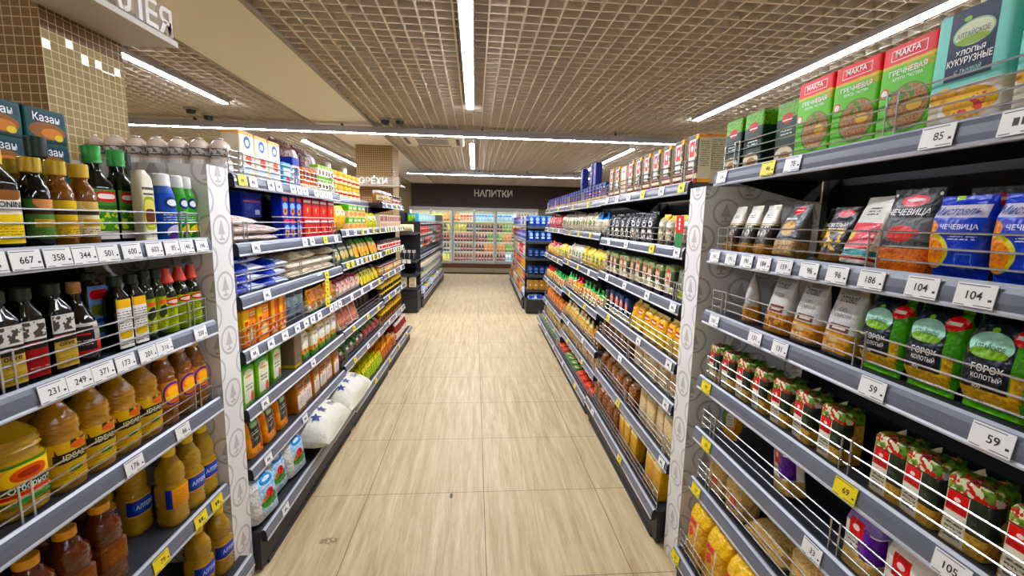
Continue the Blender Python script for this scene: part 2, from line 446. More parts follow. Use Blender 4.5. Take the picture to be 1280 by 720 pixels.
for f in fs: b.face([n+i for i in f])
for (i, j) in list(E_):
    if (j, i) not in E_: b.face((i, j, n+j, n+i))
obj('lettering', b.mesh('lettering', M('f2ece6', .4), False), root)
tag(root, 'long dark brown fascia board with white letters above the drinks coolers', 'fascia')

# ================================================================ shelving
RAIL = M('666b7a', .25, coat=.3); RAIL_EDGE = M('b9bcc6', .3); PLATE = M('33343a', .45); DARK = M('17181b', .5); CHARC = M('26272b', .5)
WIRE = M('c9c9cc', .25, metal=.85); BACK = M('15161a', .6)
FRONT = {-1: .903, 1: .814}
def shelf_mesh(F, s, y0, y1, z, depth):
    b = MB()
    def X(e): return s*(F+e)
    a, c = sorted((X(.02), X(depth)))
    b.box(a, y0+.004, z+.026, c, y1-.004, z+.042)
    a, c = sorted((X(.022), X(.034))); b.box(a, y0+.004, z+.006, c, y1-.004, z+.026)       # folded front edge
    return b.mesh('shelf', PLATE, False)
def bracket_mesh(F, s, yy, z, depth):
    def X(e): return s*(F+e)
    b = MB(); b.prism([(X(.03), z+.026), (X(depth), z+.026), (X(depth), z-.045), (X(depth-.06), z-.045)], 'y', yy, yy+.004)
    return b.mesh('bracket', DARK, False)
def rail_mesh(F, s, y0, y1, z, black=False):
    def X(e): return s*(F+e)
    pts = [(.022, z+.002), (.020, z+.047), (.012, z+.051), (.006, z+.046), (.0015, z+.036), (-.001, z+.02), (0, z+.008), (-.003, z+.004), (-.002, z), (.006, z-.001)]
    mi = [2, 1, 1, 0, 0, 0, 1, 1, 1, 2]
    b = MB(); b.prism([(X(e), zz) for e, zz in pts], 'y', y0+.002, y1-.002, mi)
    if s > 0: b.f = [tuple(reversed(f)) for f in b.f]
    return b.mesh('price_rail', [DARK if black else RAIL, RAIL_EDGE, DARK], False)
def guard_mesh(F, s, y0, y1, z, hs, posts, dense=False):
    b = MB(); x = s*(F+.025); r = .0022; top = z+hs[-1]; a, c = y0+.012, y1-.012
    for h in hs: b.tube((x, a, z+h), (x, c, z+h), r)
    b.tube((x, a, z-.004), (x, a, top), r); b.tube((x, c, z-.004), (x, c, top), r)
    for p in posts:
        for d in (-.013, .013): b.tube((x-s*.004, p+d, z-.006), (x-s*.004, p+d, top+.003), r)
        b.tube((x-s*.004, p-.013, top+.003), (x-s*.004, p+.013, top+.003), r)
    if dense:
        k = int((c-a)/.045)
        for i in range(k): b.tube((x, a+(c-a)*i/k, z), (x, a+(c-a)*i/k, top), r*.7, 4)
    return b.mesh('wire_guard', WIRE)
H3, H4 = (.028, .056, .085), (.022, .045, .068, .092)
def bay(label, s, y0, y1, shelves, basez, back_top, base_y=None, group='shelving bays', base_guard=False, depth=.40, far_end=False):
    """shelves: (rail foot height, guard heights or (), depth)"""
    F = FRONT[s]
    def X(e): return s*(F+e)
    def bx(b, e0, e1, ya, yb, za, zb):
        a, c = sorted((X(e0), X(e1))); return b.box(a, ya, za, c, yb, zb)
    root = empty('shelving_bay', (X(.2), (y0+y1)/2, 0)); T = Matrix.Translation(-root.location)
    def part(name, me, parent=root):
        o = obj(name, me, parent)
        if parent is root: o.location = -root.location
        return o
    b = MB(); bx(b, .455, .475, y0, y1, 0, back_top)
    n_ = int((back_top-.2)/.3)
    for i in range(1, n_+1): bx(b, .452, .456, y0+.03, y1-.03, .2+i*.3-.004, .2+i*.3+.004)
    part('back_panel', b.mesh('back_panel', BACK, False))
    for yy in (y0, y1-.03):
        b = MB(); bx(b, .41, .455, yy, yy+.03, 0, back_top)
        part('upright', b.mesh('upright', DARK, False))
    if far_end:
        b = MB(); bx(b, .10, .455, y1-.002, y1+.012, .05, back_top-.25); part('end_panel', b.mesh('end_panel', DARK, False))
    ya, yb = base_y or (y0, y1)
    b = MB(); bx(b, -.035, -.001, ya, yb, basez-.03, basez-.008); bx(b, -.001, .455, y0, y1, basez-.03, basez-.008); bx(b, -.028, -.001, ya+.002, yb-.002, .012, basez-.03); bx(b, -.001, .40, y0+.002, y1-.002, .012, basez-.03); bx(b, -.034, -.026, ya+.05, yb-.05, .002, .02)
    bx(b, .02, .40, y0-.002, y0+.002, .03, basez-.045); bx(b, -.033, -.001, ya-.003, ya+.001, basez-.04, basez-.008)
    base = part('base_deck', b.mesh('base_deck', CHARC, False))
    part('price_rail', rail_mesh(F-.055, s, ya, yb, basez-.05), base)
    if base_guard: part('wire_guard', guard_mesh(F-.055, s, ya, yb, basez-.008, H3, (), True), base)
    for sh in shelves:
        z, hs = sh[0], sh[1]; dp = sh[2] if len(sh) > 2 else depth; off = sh[3] if len(sh) > 3 else 0
        o = part('shelf', shelf_mesh(F+off, s, y0, y1, z, dp-off))
        part('price_rail', rail_mesh(F+off, s, y0, y1, z), o)
        for yy in (y0+.001, y1-.005): part('bracket', bracket_mesh(F, s, yy, z, dp), o)
        if hs:
            w_ = y1-y0; part('wire_guard', guard_mesh(F+off, s, y0+.005, y1-.005, z+.042, hs, [y0+.10, y0+w_*.5, y1-.10]), o)
    tag(root, label, 'shelving', group); return root
SURF = .042
# rail foot heights, bottom of the price rail, bay by bay
ZL0 = [1.298, 1.02, .745, .42]; BL0 = .165
ZL1 = [1.525, 1.27, 1.07, .857, .623, .375]; BL1 = .185
ZL2 = [1.525, 1.30, 1.083, .855, .63, .397]; BL2 = .165
ZL3 = [1.525, 1.30, 1.088, .868, .652, .402]
ZR0 = [1.56, 1.288, 1.065, .815, .61, .405]; BR0 = .17
ZR1 = [1.547, 1.28, 1.045, .79, .606, .335]; BR1 = .17
ZR2 = [1.543, 1.306, 1.02, .735, .45, .275]; BR2 = .13
ZR3 = [1.543, 1.312, .985, .67, .385, .19]
def S3(zs, g=(1, 1, 1, 1, 1, 1)): return [(z, (H4 if k == 0 else H3) if q else ()) for k, (z, q) in enumerate(zip(zs, g))]
bay('left shelving bay of oil bottles nearest the viewer', -1, .25, 1.572, [(ZL0[0], H3), (ZL0[1], H3), (ZL0[2], H3), (ZL0[3], ())], BL0, 1.38, (.25, 1.60))
bay('left shelving bay with flour, rice and sugar after the white panel', -1, 1.735, 2.965, S3(ZL1, (1, 1, 1, 1, 0, 0)), BL1, 1.56, (1.70, 2.965))
bay('left shelving bay with soup packets and sacks, second after white panel', -1, 2.97, 4.16, [(ZL2[0], (), .40, .12)]+[(z, H3 if q else ()) for z, q in zip(ZL2[1:], (0, 0, 0, 1, 1))], BL2, 1.56)
bay('left shelving bay with coffee jars at the cross aisle', -1, 4.165, 5.27, S3(ZL3, (1, 0, 0, 1, 0, 0)), BL2, 1.56, (4.165, 5.42), far_end=True)
bay('right shelving bay of lentils and grains nearest the viewer', 1, .25, 1.60, S3(ZR0), BR0, 1.6, (.25, 1.585), base_guard=True)
bay('right shelving bay of cereal boxes and noodles after the white panel', 1, 1.805, 3.14, S3(ZR1), BR1, 1.57, (1.80, 3.14), base_guard=True)
bay('right shelving bay of pasta bags, second after the white panel', 1, 3.145, 4.59, S3(ZR2, (1, 1, 1, 1, 1, 1)), BR2, 1.57, base_guard=True)
bay('right shelving bay of pasta bags at the cross aisle', 1, 4.595, 6.05, S3(ZR3), BR2, 1.57, (4.595, 6.2), base_guard=True, far_end=True)

# ---- white divider panels printed with grey trees in rings
def logo_mat():
    m, nt, b = base_mat('white tree print', .45)
    tc = nt.nodes.new('ShaderNodeTexCoord'); x, y, z = xyz(nt, tc.outputs['Object'])
    ge = nt.nodes.new('ShaderNodeNewGeometry'); nx, ny, nz = xyz(nt, ge.outputs['Normal'])
    side = nx.abs().gt(.5); a = y*side+x*(1.0-side)
    tot = None; P, Q = .17, .196
    for oa, oz in ((0, 0), (P/2, Q/2)):
        da = (a-oa+P/2).mod(P)-P/2; dz = (z-oz+Q/2).mod(Q)-Q/2
        d2 = (da*da+dz*dz).m('SQRT')
        ring = (d2-.0475).abs().lt(.0042)
        t = (dz+.016)/.05
        tri = t.gt(0.0)*t.lt(1.0)*(da.abs()/.021).lt(1.0-t*.96)
        trunk = da.abs().lt(.0045)*dz.gt(-.03)*dz.lt(-.015)
        foot = dz.gt(-.036)*dz.lt(-.029)*da.abs().lt(.016)
        k = ring.max(tri).max(trunk).max(foot)
        tot = k if tot is None else tot.max(k)
    nt.links.new(mixc(nt, tot, lin('e6e4e2'), lin('bdb9b6')), b.inputs['Base Color'])
    return m
LOGO = logo_mat()
def panel(s, y0, y1, h, label):
    F = FRONT[s]; root_x = s*(F+.002)
    b = MB(); a, c = sorted((0, s*.47)); b.box(a, -(y1-y0)/2, 0, c, (y1-y0)/2, h)
    b.mi[1] = 1
    o = obj('divider_panel', b.mesh('divider_panel', [LOGO, LOGO], False), None, (root_x, (y0+y1)/2, 0))
    tag(o, label, 'divider panel', 'white divider panels')
panel(-1, 1.577, 1.700, 1.585, 'white divider panel printed with tree emblems between left shelving bays')
panel(1, 1.657, 1.782, 1.565, 'white divider panel printed with tree emblems between right shelving bays')

# ================================================================ goods: one builder per kind of pack
BLACK = M('16140f', .5); WHITE = M('f3f1ec', .5)
class Kind:
    def __init__(s, name, w, d, h, parts, rings=None): s.name, s.w, s.d, s.h, s.parts, s.rings = name, w, d, h, parts, rings
KIND = {}
def ring_at(rings, z):
    if z <= rings[0][0]: return rings[0]
    for r, q in zip(rings, rings[1:]):
        if z <= q[0]:
            t = (z-r[0])/max(q[0]-r[0], 1e-6); return tuple(r[i]+(q[i]-r[i])*t for i in range(4))
    return rings[-1]
def front_map(rings, eps):
    def f(x, z):
        _, a, b, n = ring_at(rings, z)[:4]
        k = min(1, abs(x)/max(a, 1e-4)); return (x, -b*(1-k**n)**(1/n)-eps, z)
    return f
def letters(rings, texts, eps):
    """texts: (string, cx, cz, cap height, max width, colour[, bold[, slanted]])"""
    cols = []; its = []
    for t in texts:
        if t[5] not in cols: cols.append(t[5])
        its.append(t[:5]+(cols.index(t[5]),)+tuple(t[6:]))
    return text_mesh(its, [M(c, .45) for c in cols], front_map(rings, eps))
def rrect(w, d, h, c=.003, puff=0):
    a, b = w/2, d/2
    return [(0, a-c, b-c, 14), (c, a, b, 14), (h*.5, a+puff, b+puff, 14), (h-c, a, b, 14), (h, a-c, b-c, 14)]
def carton(key, name, w, d, h, base, layers, texts=(), rough=.4, top=None, side=None):
    R = rrect(w, d, h, .002, .0008); m = print_mat(key, base, layers, rough)
    b = MB(); b.loft(R, 32)
    tm = M(top, rough) if top else m
    n0 = len(b.f)
    b.prism([(-d/2+.002, h), (d*.1, h), (d*.1, h+.0012), (-d/2+.002, h+.0012)], 'x', -w/2+.002, w/2-.002, 1)     # the tucked top flap
    mats = [m, tm]
    if side:      # the narrow sides carry plain small print
        mats.append(print_mat(key+' side', side[0], side[1], rough))
        for sg in (-1, 1):
            n = len(b.v); x = sg*(w/2+.0012); yy = d/2-.003
            b.v += [(x, -yy*sg, .003), (x, yy*sg, .003), (x, yy*sg, h-.003), (x, -yy*sg, h-.003)]
            b.face((n, n+1, n+2, n+3), 2, [(0, 0), (1, 0), (1, 1), (0, 1)])
    parts = [('carton', b.mesh(key, mats, True, 30))]
    parts += [('lettering', letters(R, [t], .0016)) for t in texts]
    KIND[key] = Kind(name, w, d, h, parts, R)
def pouch(key, name, w, d, h, base, layers, texts=(), rough=.28, style='stand', wr=.35, jit=.0025, header=None, seg=28, spec=.35):
    a, b_ = w/2, d/2
    if style == 'stand':       # gusset foot, flat seal on top
        R = [(0, a*.93, b_*.85, 4.5), (h*.03, a*.97, b_, 4.5), (h*.25, a, b_*.97, 4.2), (h*.55, a*.985, b_*.72, 3.8), (h*.8, a*.97, b_*.36, 3.4), (h*.91, a*.97, b_*.07, 2), (h*.915, a*.975, .0018, 4), (h, a*.975, .0012, 4)]
    elif style == 'pillow':    # seals at both ends
        R = [(0, a*.95, .0015, 4), (h*.05, a*.95, .002, 4), (h*.09, a*.94, b_*.42, 2.4), (h*.22, a*.97, b_*.88, 3.4), (h*.5, a, b_, 3.6), (h*.75, a*.97, b_*.85, 3.4), (h*.9, a*.94, b_*.4, 2.3), (h*.945, a*.95, .002, 4), (h, a*.96, .0014, 4)]
    elif style == 'block':     # square bottom, slack gathered top
        R = [(0, a*.94, b_*.92, 6), (h*.02, a*.99, b_*.99, 6), (h*.4, a*1.01, b_*1.03, 5), (h*.72, a, b_*.98, 5), (h*.84, a*.96, b_*.82, 3.5), (h*.90, a*.93, b_*.45, 2.6), (h*.94, a*.92, b_*.12, 2.2), (h, a*.95, .002, 3)]
    elif style == 'brick':     # tight square pack with folded top
        R = [(0, a*.96, b_*.95, 8), (h*.015, a, b_, 8), (h*.5, a*1.015, b_*1.02, 7), (h*.93, a*.995, b_*.99, 7), (h*.975, a*.93, b_*.9, 5), (h*.99, a*.80, b_*.45, 4), (h, a*.7, b_*.12, 4)]
    elif style == 'tie':       # bag pinched together under a frill
        R = [(0, a*.8, b_*.8, 3), (h*.03, a*.95, b_*.95, 3), (h*.3, a*1.02, b_*1.02, 2.6), (h*.58, a*.95, b_*.92, 2.4), (h*.74, a*.7, b_*.62, 2.2), (h*.82, a*.5, b_*.25, 2), (h*.86, a*.48, b_*.14, 2), (h*.93, a*.62, b_*.2, 2), (h, a*.72, b_*.1, 2)]
    m = print_mat(key, base, layers, rough, wr*(1.7 if style in ('block', 'pillow', 'tie') else 1), spec=spec, coat=.3 if rough < .25 else .04)
    b = MB(); b.loft(R, seg, 0, jit, hash_(key))
    parts = [('bag', b.mesh(key, m, True, 60))]
    parts += [('lettering', letters(R, [t], .0022+jit)) for t in texts]
    KIND[key] = Kind(name, w, d, h, parts, R)
def hash_(s): return sum((i+1)*ord(c) for i, c in enumerate(s)) % 97
def pillow(key, name, w, d, h, base, layers, rough=.35, wr=.4, texts=(), nx=22, ny=16, jit=.004, e=2.6):
    """a filled bag lying flat: w along the shelf, d deep, h thick; print on its top"""
    b = MB(); sd = hash_(key)
    def th(i, j):
        x, y = abs(2*i/nx-1), abs(2*j/ny-1)
        return max(0, 1-x**e)**.5*max(0, 1-y**e)**.5
    def edge(i, j):
        x, y = 2*i/nx-1, 2*j/ny-1
        k = 1-.05*(1-abs(x))*(abs(y) > .99)-.05*(1-abs(y))*(abs(x) > .99)
        return x*w/2*k, y*d/2*k
    for up in (1, 0):
        for j in range(ny+1):
            for i in range(nx+1):
                x, y = edge(i, j); t = th(i, j); nv = noise.noise(Vector((x*14+sd, y*14, up)))
                z = h*.32+(h*.68*t+nv*jit*min(1, t*2) if up else -h*.32*min(1, t*1.6))
                b.v.append((x, y, z+.0004))
    m_ = (nx+1)*(ny+1)
    for j in range(ny):
        for i in range(nx):
            q = [j*(nx+1)+i, j*(nx+1)+i+1, (j+1)*(nx+1)+i+1, (j+1)*(nx+1)+i]
            uv = [(i/nx, j/ny), ((i+1)/nx, j/ny), ((i+1)/nx, (j+1)/ny), (i/nx, (j+1)/ny)]
            b.face(q, 0, uv); b.face([m_+k for k in reversed(q)], 0, [(u+3, v) for u, v in reversed(uv)])
    parts = [('bag', b.mesh(key, print_mat(key, base, layers, rough, wr), True, 70))]
    if texts:
        cols = []; its = []
        for t in texts:
            if t[5] not in cols: cols.append(t[5])
            its.append(t[:5]+(cols.index(t[5]),)+tuple(t[6:]))
        def fm(x, y):
            tx, ty = min(1, abs(2*x/w)), min(1, abs(2*y/d)); t = max(0, 1-tx**e)**.5*max(0, 1-ty**e)**.5
            nv = noise.noise(Vector((x*14+sd, y*14, 1)))
            return (x, y, h*.32+h*.68*t+nv*jit*min(1, t*2)+.004)
        parts.append(('lettering', text_mesh(its, [M(c, .5) for c in cols], fm)))
    KIND[key] = Kind(name, w, d, h, parts)
def oil(col, trans):
    """clear plastic full of oil: wavy wall, lively gloss"""
    key = ('oil', col, trans)
    if key not in _mats:
        m, nt, b = base_mat('oil', .07, trans=trans, coat=.5, ior=1.38); b.inputs['Base Color'].default_value = lin(col)
        tc = nt.nodes.new('ShaderNodeTexCoord'); mp = nt.nodes.new('ShaderNodeMapping'); nt.links.new(tc.outputs['Object'], mp.inputs[0]); mp.inputs['Scale'].default_value = (1, 1, 2.2)
        nz = tex(nt, 'ShaderNodeTexNoise', mp.outputs[0], 42.0, Detail=1.0)
        bp = nt.nodes.new('ShaderNodeBump'); bp.inputs['Strength'].default_value = .28; bp.inputs['Distance'].default_value = .02
        nt.links.new(nz, bp.inputs['Height']); nt.links.new(bp.outputs[0], b.inputs['Normal']); _mats[key] = m
    return _mats[key]
def glassy(col, rough=.06, trans=.0, coat=.3, ior=1.4):
    return M(col, rough, trans=trans, coat=coat, ior=ior)
def bottle(key, name, body, bmat, cap=None, cmat=None, labels=(), texts=(), seg=24, extra=()):
    """body rings (z,a,b,n); cap rings; labels: (z0, z1, t0, t1, base, layers); texts laid over the front"""
    b = MB(); b.loft(body, seg); parts = [('bottle_body', b.mesh(key, bmat, True, 50))]
    for i, (z0, z1, t0, t1, base, layers) in enumerate(labels):
        zs = [z0]+[r[0] for r in body if z0 < r[0] < z1]+[z1]
        R = []
        for z in zs:
            q = ring_at(body, z); R.append((z, q[1]+.0009, q[2]+.0009, q[3]))
        c = MB(); c.loft(R, 18, 0, arc=(-PI/2-t0, -PI/2+t1)); parts.append(('label', c.mesh('label', print_mat(key+' label', base, layers, .4), True, 50)))
    if cap:
        c = MB(); c.loft(cap, 20)
        parts.append(('cap', c.mesh('cap', cmat, True, 40)))
    for nm, rings, mt in extra:
        c = MB(); c.loft(rings, 20); parts.append((nm, c.mesh(nm, mt, True, 40)))
    parts += [('lettering', letters(body, [t], .0018)) for t in texts]
    H = max(r[0] for r in (cap or body)); KIND[key] = Kind(name, 2*max(r[1] for r in body), 2*max(r[2] for r in body), H, parts, body)
def rd(*zr, n=2): return [(z, r, r, n) for z, r in zr]
def cyl(z0, z1, r, bev=.0015): return rd((z0, r-bev), (z0+bev, r), (z1-bev, r), (z1, r-bev))

def put(key, s, y, z, inset=.03, rz=0, lean=0, roll=0, label=None, cat=None, group=None, flat=0, letter=True, F=None):
    """stand one pack on a shelf: s side, y along the aisle, z shelf top, inset = front face behind the rail"""
    K = KIND[key]; X = s*((F if F is not None else FRONT[s])+inset+K.d/2)
    lift = K.d/2*math.sin(abs(math.radians(lean)))+K.w/2*math.sin(abs(math.radians(roll)))+.0004
    loc = (X, y, z+lift)
    rot = Matrix.Rotation(-s*PI/2+math.radians(rz), 4, 'Z')@Matrix.Rotation(math.radians(roll), 4, 'Y')@Matrix.Rotation(-math.radians(lean), 4, 'X')
    parts = [p for p in K.parts if letter or p[0] != 'lettering']
    if len(parts) == 1:
        o = bpy.data.objects.new(K.name, parts[0][1]); C.objects.link(o)
    else:
        o = bpy.data.objects.new(K.name, None); C.objects.link(o); o.empty_display_size = .03
        for nm, me in parts:
            c = bpy.data.objects.new(nm, me); C.objects.link(c); c.parent = o
    o.location = loc; o.rotation_euler = rot.to_euler()
    return tag(o, label, cat, group)
ORD = ['zero', 'first', 'second', 'third', 'fourth', 'fifth', 'sixth', 'seventh', 'eighth', 'ninth', 'tenth', 'eleventh', 'twelfth', 'thirteenth', 'fourteenth', 'fifteenth', 'sixteenth', 'seventeenth', 'eighteenth', 'nineteenth', 'twentieth']
def row(key, s, y0, y1, n, z, look, cat, where, inset=.03, tiers=1, jit=0, lean=0, rz=0, group=None, letter=True, stepz=None, F=None, rnd=0, back=0, end='nearest'):
    """n packs side by side between two points along the shelf; ordinals count away from the near end"""
    K = KIND[key]; rng = random.Random(hash_(key+where)+int(y0*100)); tot = n*tiers
    for t in range(tiers):
        for i in range(n):
            y = y0+(y1-y0)*(i+.5)/n
            zz = z+t*(stepz or K.h+.001)
            if tot == 1: lb = f'{look}, {where}'
            elif tiers > 1: lb = f'{look}, {ORD[i+1]} from near end, {["lower", "upper", "top"][t]} tier, {where}'
            else: lb = f'{look}, {ORD[i+1]} from near end, {where}'
            soft = K.parts[0][0] == 'bag' and tiers == 1
            rr = max(rnd, 4) if soft else rnd
            o = put(key, s, y+rng.uniform(-jit, jit)+(rng.uniform(-.003, .003) if soft else 0), zz, inset+rng.uniform(0, .012 if soft else .006)+back*i, rz+rng.uniform(-rr, rr), lean+(rng.uniform(0, 3) if soft else 0), 0, lb, cat,
                (group or f'{look} {where}') if tot > 1 else None, letter=letter, F=F)
            if soft: k_ = rng.uniform(.95, 1.0); o.scale = (k_, k_, rng.uniform(.93, 1.0))

# ---------------------------------------------------------------- price tickets in the rails
_tag = {}
def ticket(s, y, zl, num, yellow, where, F=None, w_=.062, small=True):
    key = (num, yellow, w_)
    if key not in _tag:
        b = MB(); h = .040; b.box(-w_/2, -.0012, -h/2, w_/2, 0, h/2)
        card = b.mesh('price_ticket', M('f5dc12' if yellow else 'f2f1ee', .5), False)
        its = []
        if num: its.append((num, .004 if len(num) < 3 else 0, 0, .0135, w_*.62, 0, .01))
        lt = MB()
        for k, (x0, x1, z) in enumerate(((-.028, .02, .0165), (.002, .029, -.0165), (-.028, -.012, -.0175))):
            lt.box(x0, -.0017, z-.0006, x1, -.0012, z+.0006)
        if not num:
            lt.box(-.012, -.0017, -.006, -.004, -.0012, .006); lt.box(0, -.0017, -.006, .008, -.0012, .006)
            for x in (.012, .016): lt.box(x, -.0017, -.010, x+.002, -.0012, -.005)
        else: lt.box(.022, -.0017, -.008, .027, -.0012, -.004)
        marks = lt.mesh('small_print', M('3a3838', .6), False)
        txt = text_mesh(its, [BLACK], lambda x, z: (x, -.0018, z)) if its else None
        _tag[key] = (card, marks, txt)
    card, marks, txt = _tag[key]
    o = bpy.data.objects.new('price_ticket', card); C.objects.link(o)
    for nm, me in (('small_print', marks), ('price_number', txt)):
        if me:
            c = bpy.data.objects.new(nm, me); C.objects.link(c); c.parent = o
    o.location = (s*((F if F is not None else FRONT[s])-.0022), y, zl+.0265)
    o.rotation_euler = (Matrix.Rotation(-s*PI/2, 4, 'Z')@Matrix.Rotation(-math.radians(8.5), 4, 'X')).to_euler()
    return tag(o, None, 'price ticket', f'price tickets {where}'), where
_pend = []
def tickets(s, zl, where, lst, F=None):
    lst = sorted(lst, key=lambda t: -t[0] if 'near bay' in where else t[0]); nums = {}
    for i, t in enumerate(lst):
        y, num, yl = t[0], t[1], t[2] if len(t) > 2 else 0
        o, _ = ticket(s, y, zl, num, yl, where, F)
        col = 'yellow' if yl else 'white'; fr = 'from panel' if 'bay one' in where or 'near bay' in where else 'from near end'
        o['label'] = f'{col} price ticket{" reading "+num if num else ""}, {ORD[min(i+1, 20)]} {fr} on {where}'

# ================================================================ left, near bay: oils
def s_(zl): return zl+SURF+.0004
GOLDCAP = M('c9a63a', .3, metal=.6); YCAP = M('d8b02c', .35); GCAP = M('2f9a3c', .35); DCAP = M('1d2a20', .35); ORANGECAP = M('e39a1c', .4); REDCAP = M('c8391f', .35)
OLIVE = M('0e110a', .06, coat=.2); AMBER = oil('b06a0a', .6); GOLD = oil('d8960f', .5); PALEOIL = oil('e4ae1c', .5)
DARKAMB = oil('6a2c0a', .3)
def sq(w, h, n=6, sh=.66, nk=.013):
    a = w/2
    return [(0, a*.9, a*.9, n), (.004, a, a, n), (h*sh*.9, a, a, n), (h*sh, a*.95, a*.95, n*.8), (h*(sh+.10), a*.55, a*.55, 3), (h*(sh+.15), nk*1.05, nk*1.05, 2), (h*.9, nk, nk, 2), (h*.905, nk, nk, 2)]
def rb(w, h, sh=.6, nk=.013):
    a = w/2
    return rd((0, a*.88), (.005, a), (h*sh, a), (h*(sh+.08), a*.86), (h*(sh+.16), a*.52), (h*(sh+.22), nk*1.1), (h*.9, nk), (h*.905, nk))
bottle('oil_label_yellow', 'oil_bottle', sq(.060, .195, 5, .74, .016), OLIVE, cyl(.168, .20, .0195), YCAP,
       [(.015, .12, 1.0, 1.0, 'f2d21a', [('band', .55, 1, 'efe9dc'), ('ell', .5, .93, .35, .12, '8a5a28'), ('lines', .15, .1, .85, .32, 4, 'b08f10')])],
       [('MONINI', 0, .092, .011, .052, '1a1a1a', .03)])
for k, bm, lc, top in (('green', OLIVE, '4d7a3a', 'd99a6a'), ('gold', AMBER, 'd9b62a', 'd9b62a'), ('beige', AMBER, 'e2d6b0', 'd8b878')):
    bottle('berio_'+k, 'oil_bottle', rb(.056, .195, .62, .016), bm, cyl(.160, .192, .0185), GOLDCAP if k != 'beige' else YCAP,
           [(.022, .105, 1.25, 1.25, lc, [('ell', .5, .95, .3, .2, top), ('band', .62, .74, '3a2a1a'), ('rect', .2, .3, .8, .5, 'c9a24a'), ('lines', .1, .08, .9, .26, 3, '5a4a2a')])])
bottle('iberica', 'oil_bottle', sq(.062, .235, 6, .66, .016), OLIVE, rd((.205, .0195), (.208, .021), (.214, .019), (.22, .021), (.226, .019), (.247, .0205), (.25, .018)), GCAP,
       [(.012, .14, .9, .9, '3f7c2a', [('band', 0, .16, 'e8dcd8'), ('blobs', .1, .2, .9, .62, 60, 'b8cf2a'), ('ell', .5, .86, .32, .11, 'b81f1f'), ('ell', .5, .86, .22, .05, 'f0e6e0'), ('rect', .1, .60, .9, .68, '2a5a1a')])])
bottle('dark_cap_oil', 'oil_bottle', sq(.056, .235, 6, .66, .016), M('2c330f', .07, coat=.5), cyl(.205, .252, .0195), DCAP)
bottle('avocado_oil', 'oil_bottle', [(0, .019, .016, 5), (.004, .021, .018, 5), (.15, .021, .018, 5), (.175, .020, .017, 4), (.19, .016, .014, 2), (.199, .010, .010, 2)], M('e7e0c8', .35), None, None,
       [(.006, .185, 1.15, 1.15, 'ece6d2', [('ell', .5, .42, .34, .26, '9aa83a'), ('ell', .5, .42, .27, .21, 'd8cf7a'), ('ell', .5, .38, .17, .11, '6a3414'), ('rect', .2, .78, .8, .82, '5a5040'), ('rect', .3, .70, .7, .73, '5a5040'), ('lines', .15, .05, .85, .13, 3, '8a8470')])])
for k, c, w in (('blue', '1f57b0', .066), ('green', '3d9a2c', .050)):
    r = w/2
    bottle('spray_'+k, 'oil_spray_can', rd((0, r*.9), (.004, r), (.11, r), (.145, r*.86), (.162, r*.7)), M(c, .3, coat=.3), rd((.160, r*.62), (.164, r*.72), (.196, r*.66), (.2, r*.5)), M('eef0ef', .4),
           [(.004, .142, 1.4, 1.4, c, [('ell', .5, .80, .26, .13, '1a2a5a'), ('ell', .5, .80, .18, .07, 'e8ecf2'), ('lines', .2, .42, .8, .58, 3, 'e8ecf0'), ('ell', .62, .16, .36, .17, 'e8c832' if k == 'green' else 'd8d0e4'), ('ell', .5, .08, .2, .1, '2a6a1a' if k == 'green' else '5a3a7a')])])
Z = s_(ZL0[0]); W1 = 'left top oil shelf'
def one(key, y, ins, lb, cat='bottle', z=None, g=None, s=-1, **k):
    K = KIND[key]
    if ins < .06: y = min(y*(FRONT[-1]+ins+K.d/2)/.935, 1.571-K.w/2)
    k.setdefault('rz', -8)
    return put(key, s, y, z if z is not None else Z, ins, label=lb, cat=cat, group=g, **k)
one('oil_label_yellow', .938, .03, 'dark oil bottle with bright yellow label, far left of the top oil shelf')
one('oil_label_yellow', .868, .03, 'dark oil bottle with yellow label cut by the left picture edge')
one('berio_green', 1.018, .03, 'dark oil bottle with pink and green label and gold cap')
one('berio_gold', 1.074, .03, 'small amber oil bottle with gold label and gold cap')
one('berio_beige', 1.132, .03, 'amber oil bottle with beige label and yellow cap on top shelf')
one('iberica', 1.265, .075, 'square dark oil bottle with green cap and red round badge, left of two', g='green capped dark oil bottles')
one('iberica', 1.343, .075, 'square dark oil bottle with green cap and red round badge, right of two', g='green capped dark oil bottles')
one('dark_cap_oil', 1.43, .125, 'olive oil bottle with dark cap behind the avocado oil')
one('avocado_oil', 1.326, .03, 'slim cream bottle with an avocado picture on the top oil shelf')
one('spray_blue', 1.402, .03, 'blue spray can with white cap, front one beside the green cans', 'spray can')
one('spray_green', 1.468, .03, 'green spray can with white cap beside the blue can, left of two', 'spray can', g='green spray cans')
one('spray_green', 1.526, .03, 'green spray can with white cap nearest the white panel, right of two', 'spray can', g='green spray cans')
one('spray_blue', 1.482, .11, 'blue spray can with white cap standing behind the front blue can', 'spray can')
one('spray_green', 1.544, .10, 'green spray can with white cap in the second rank by the panel', 'spray can')
one('berio_beige', 1.09, .10, 'oil bottle with yellow cap in the second rank behind gold caps')
one('iberica', 1.02, .11, 'green capped dark bottle in the second rank, far left')
one('dark_cap_oil', 1.165, .12, 'dark capped oil bottle behind the beige labelled bottle')
one('dark_cap_oil', 1.09, .18, 'dark capped oil bottle in third rank below the teal cartons')
carton('teal_carton', 'grain_carton', .125, .08, .088, '17494a', [('band', 0, .1, '0f2f30'), ('ell', .5, .36, .42, .26, '8a5a28'), ('ell', .6, .3, .25, .16, 'c9822a'), ('rect', .1, .62, .95, .9, '0e3a4a'), ('ell', .75, .2, .1, .1, 'e0c23a')],
       [('Казан', -.002, .066, .02, .10, 'eef2f2', .03)], top='1d5254')
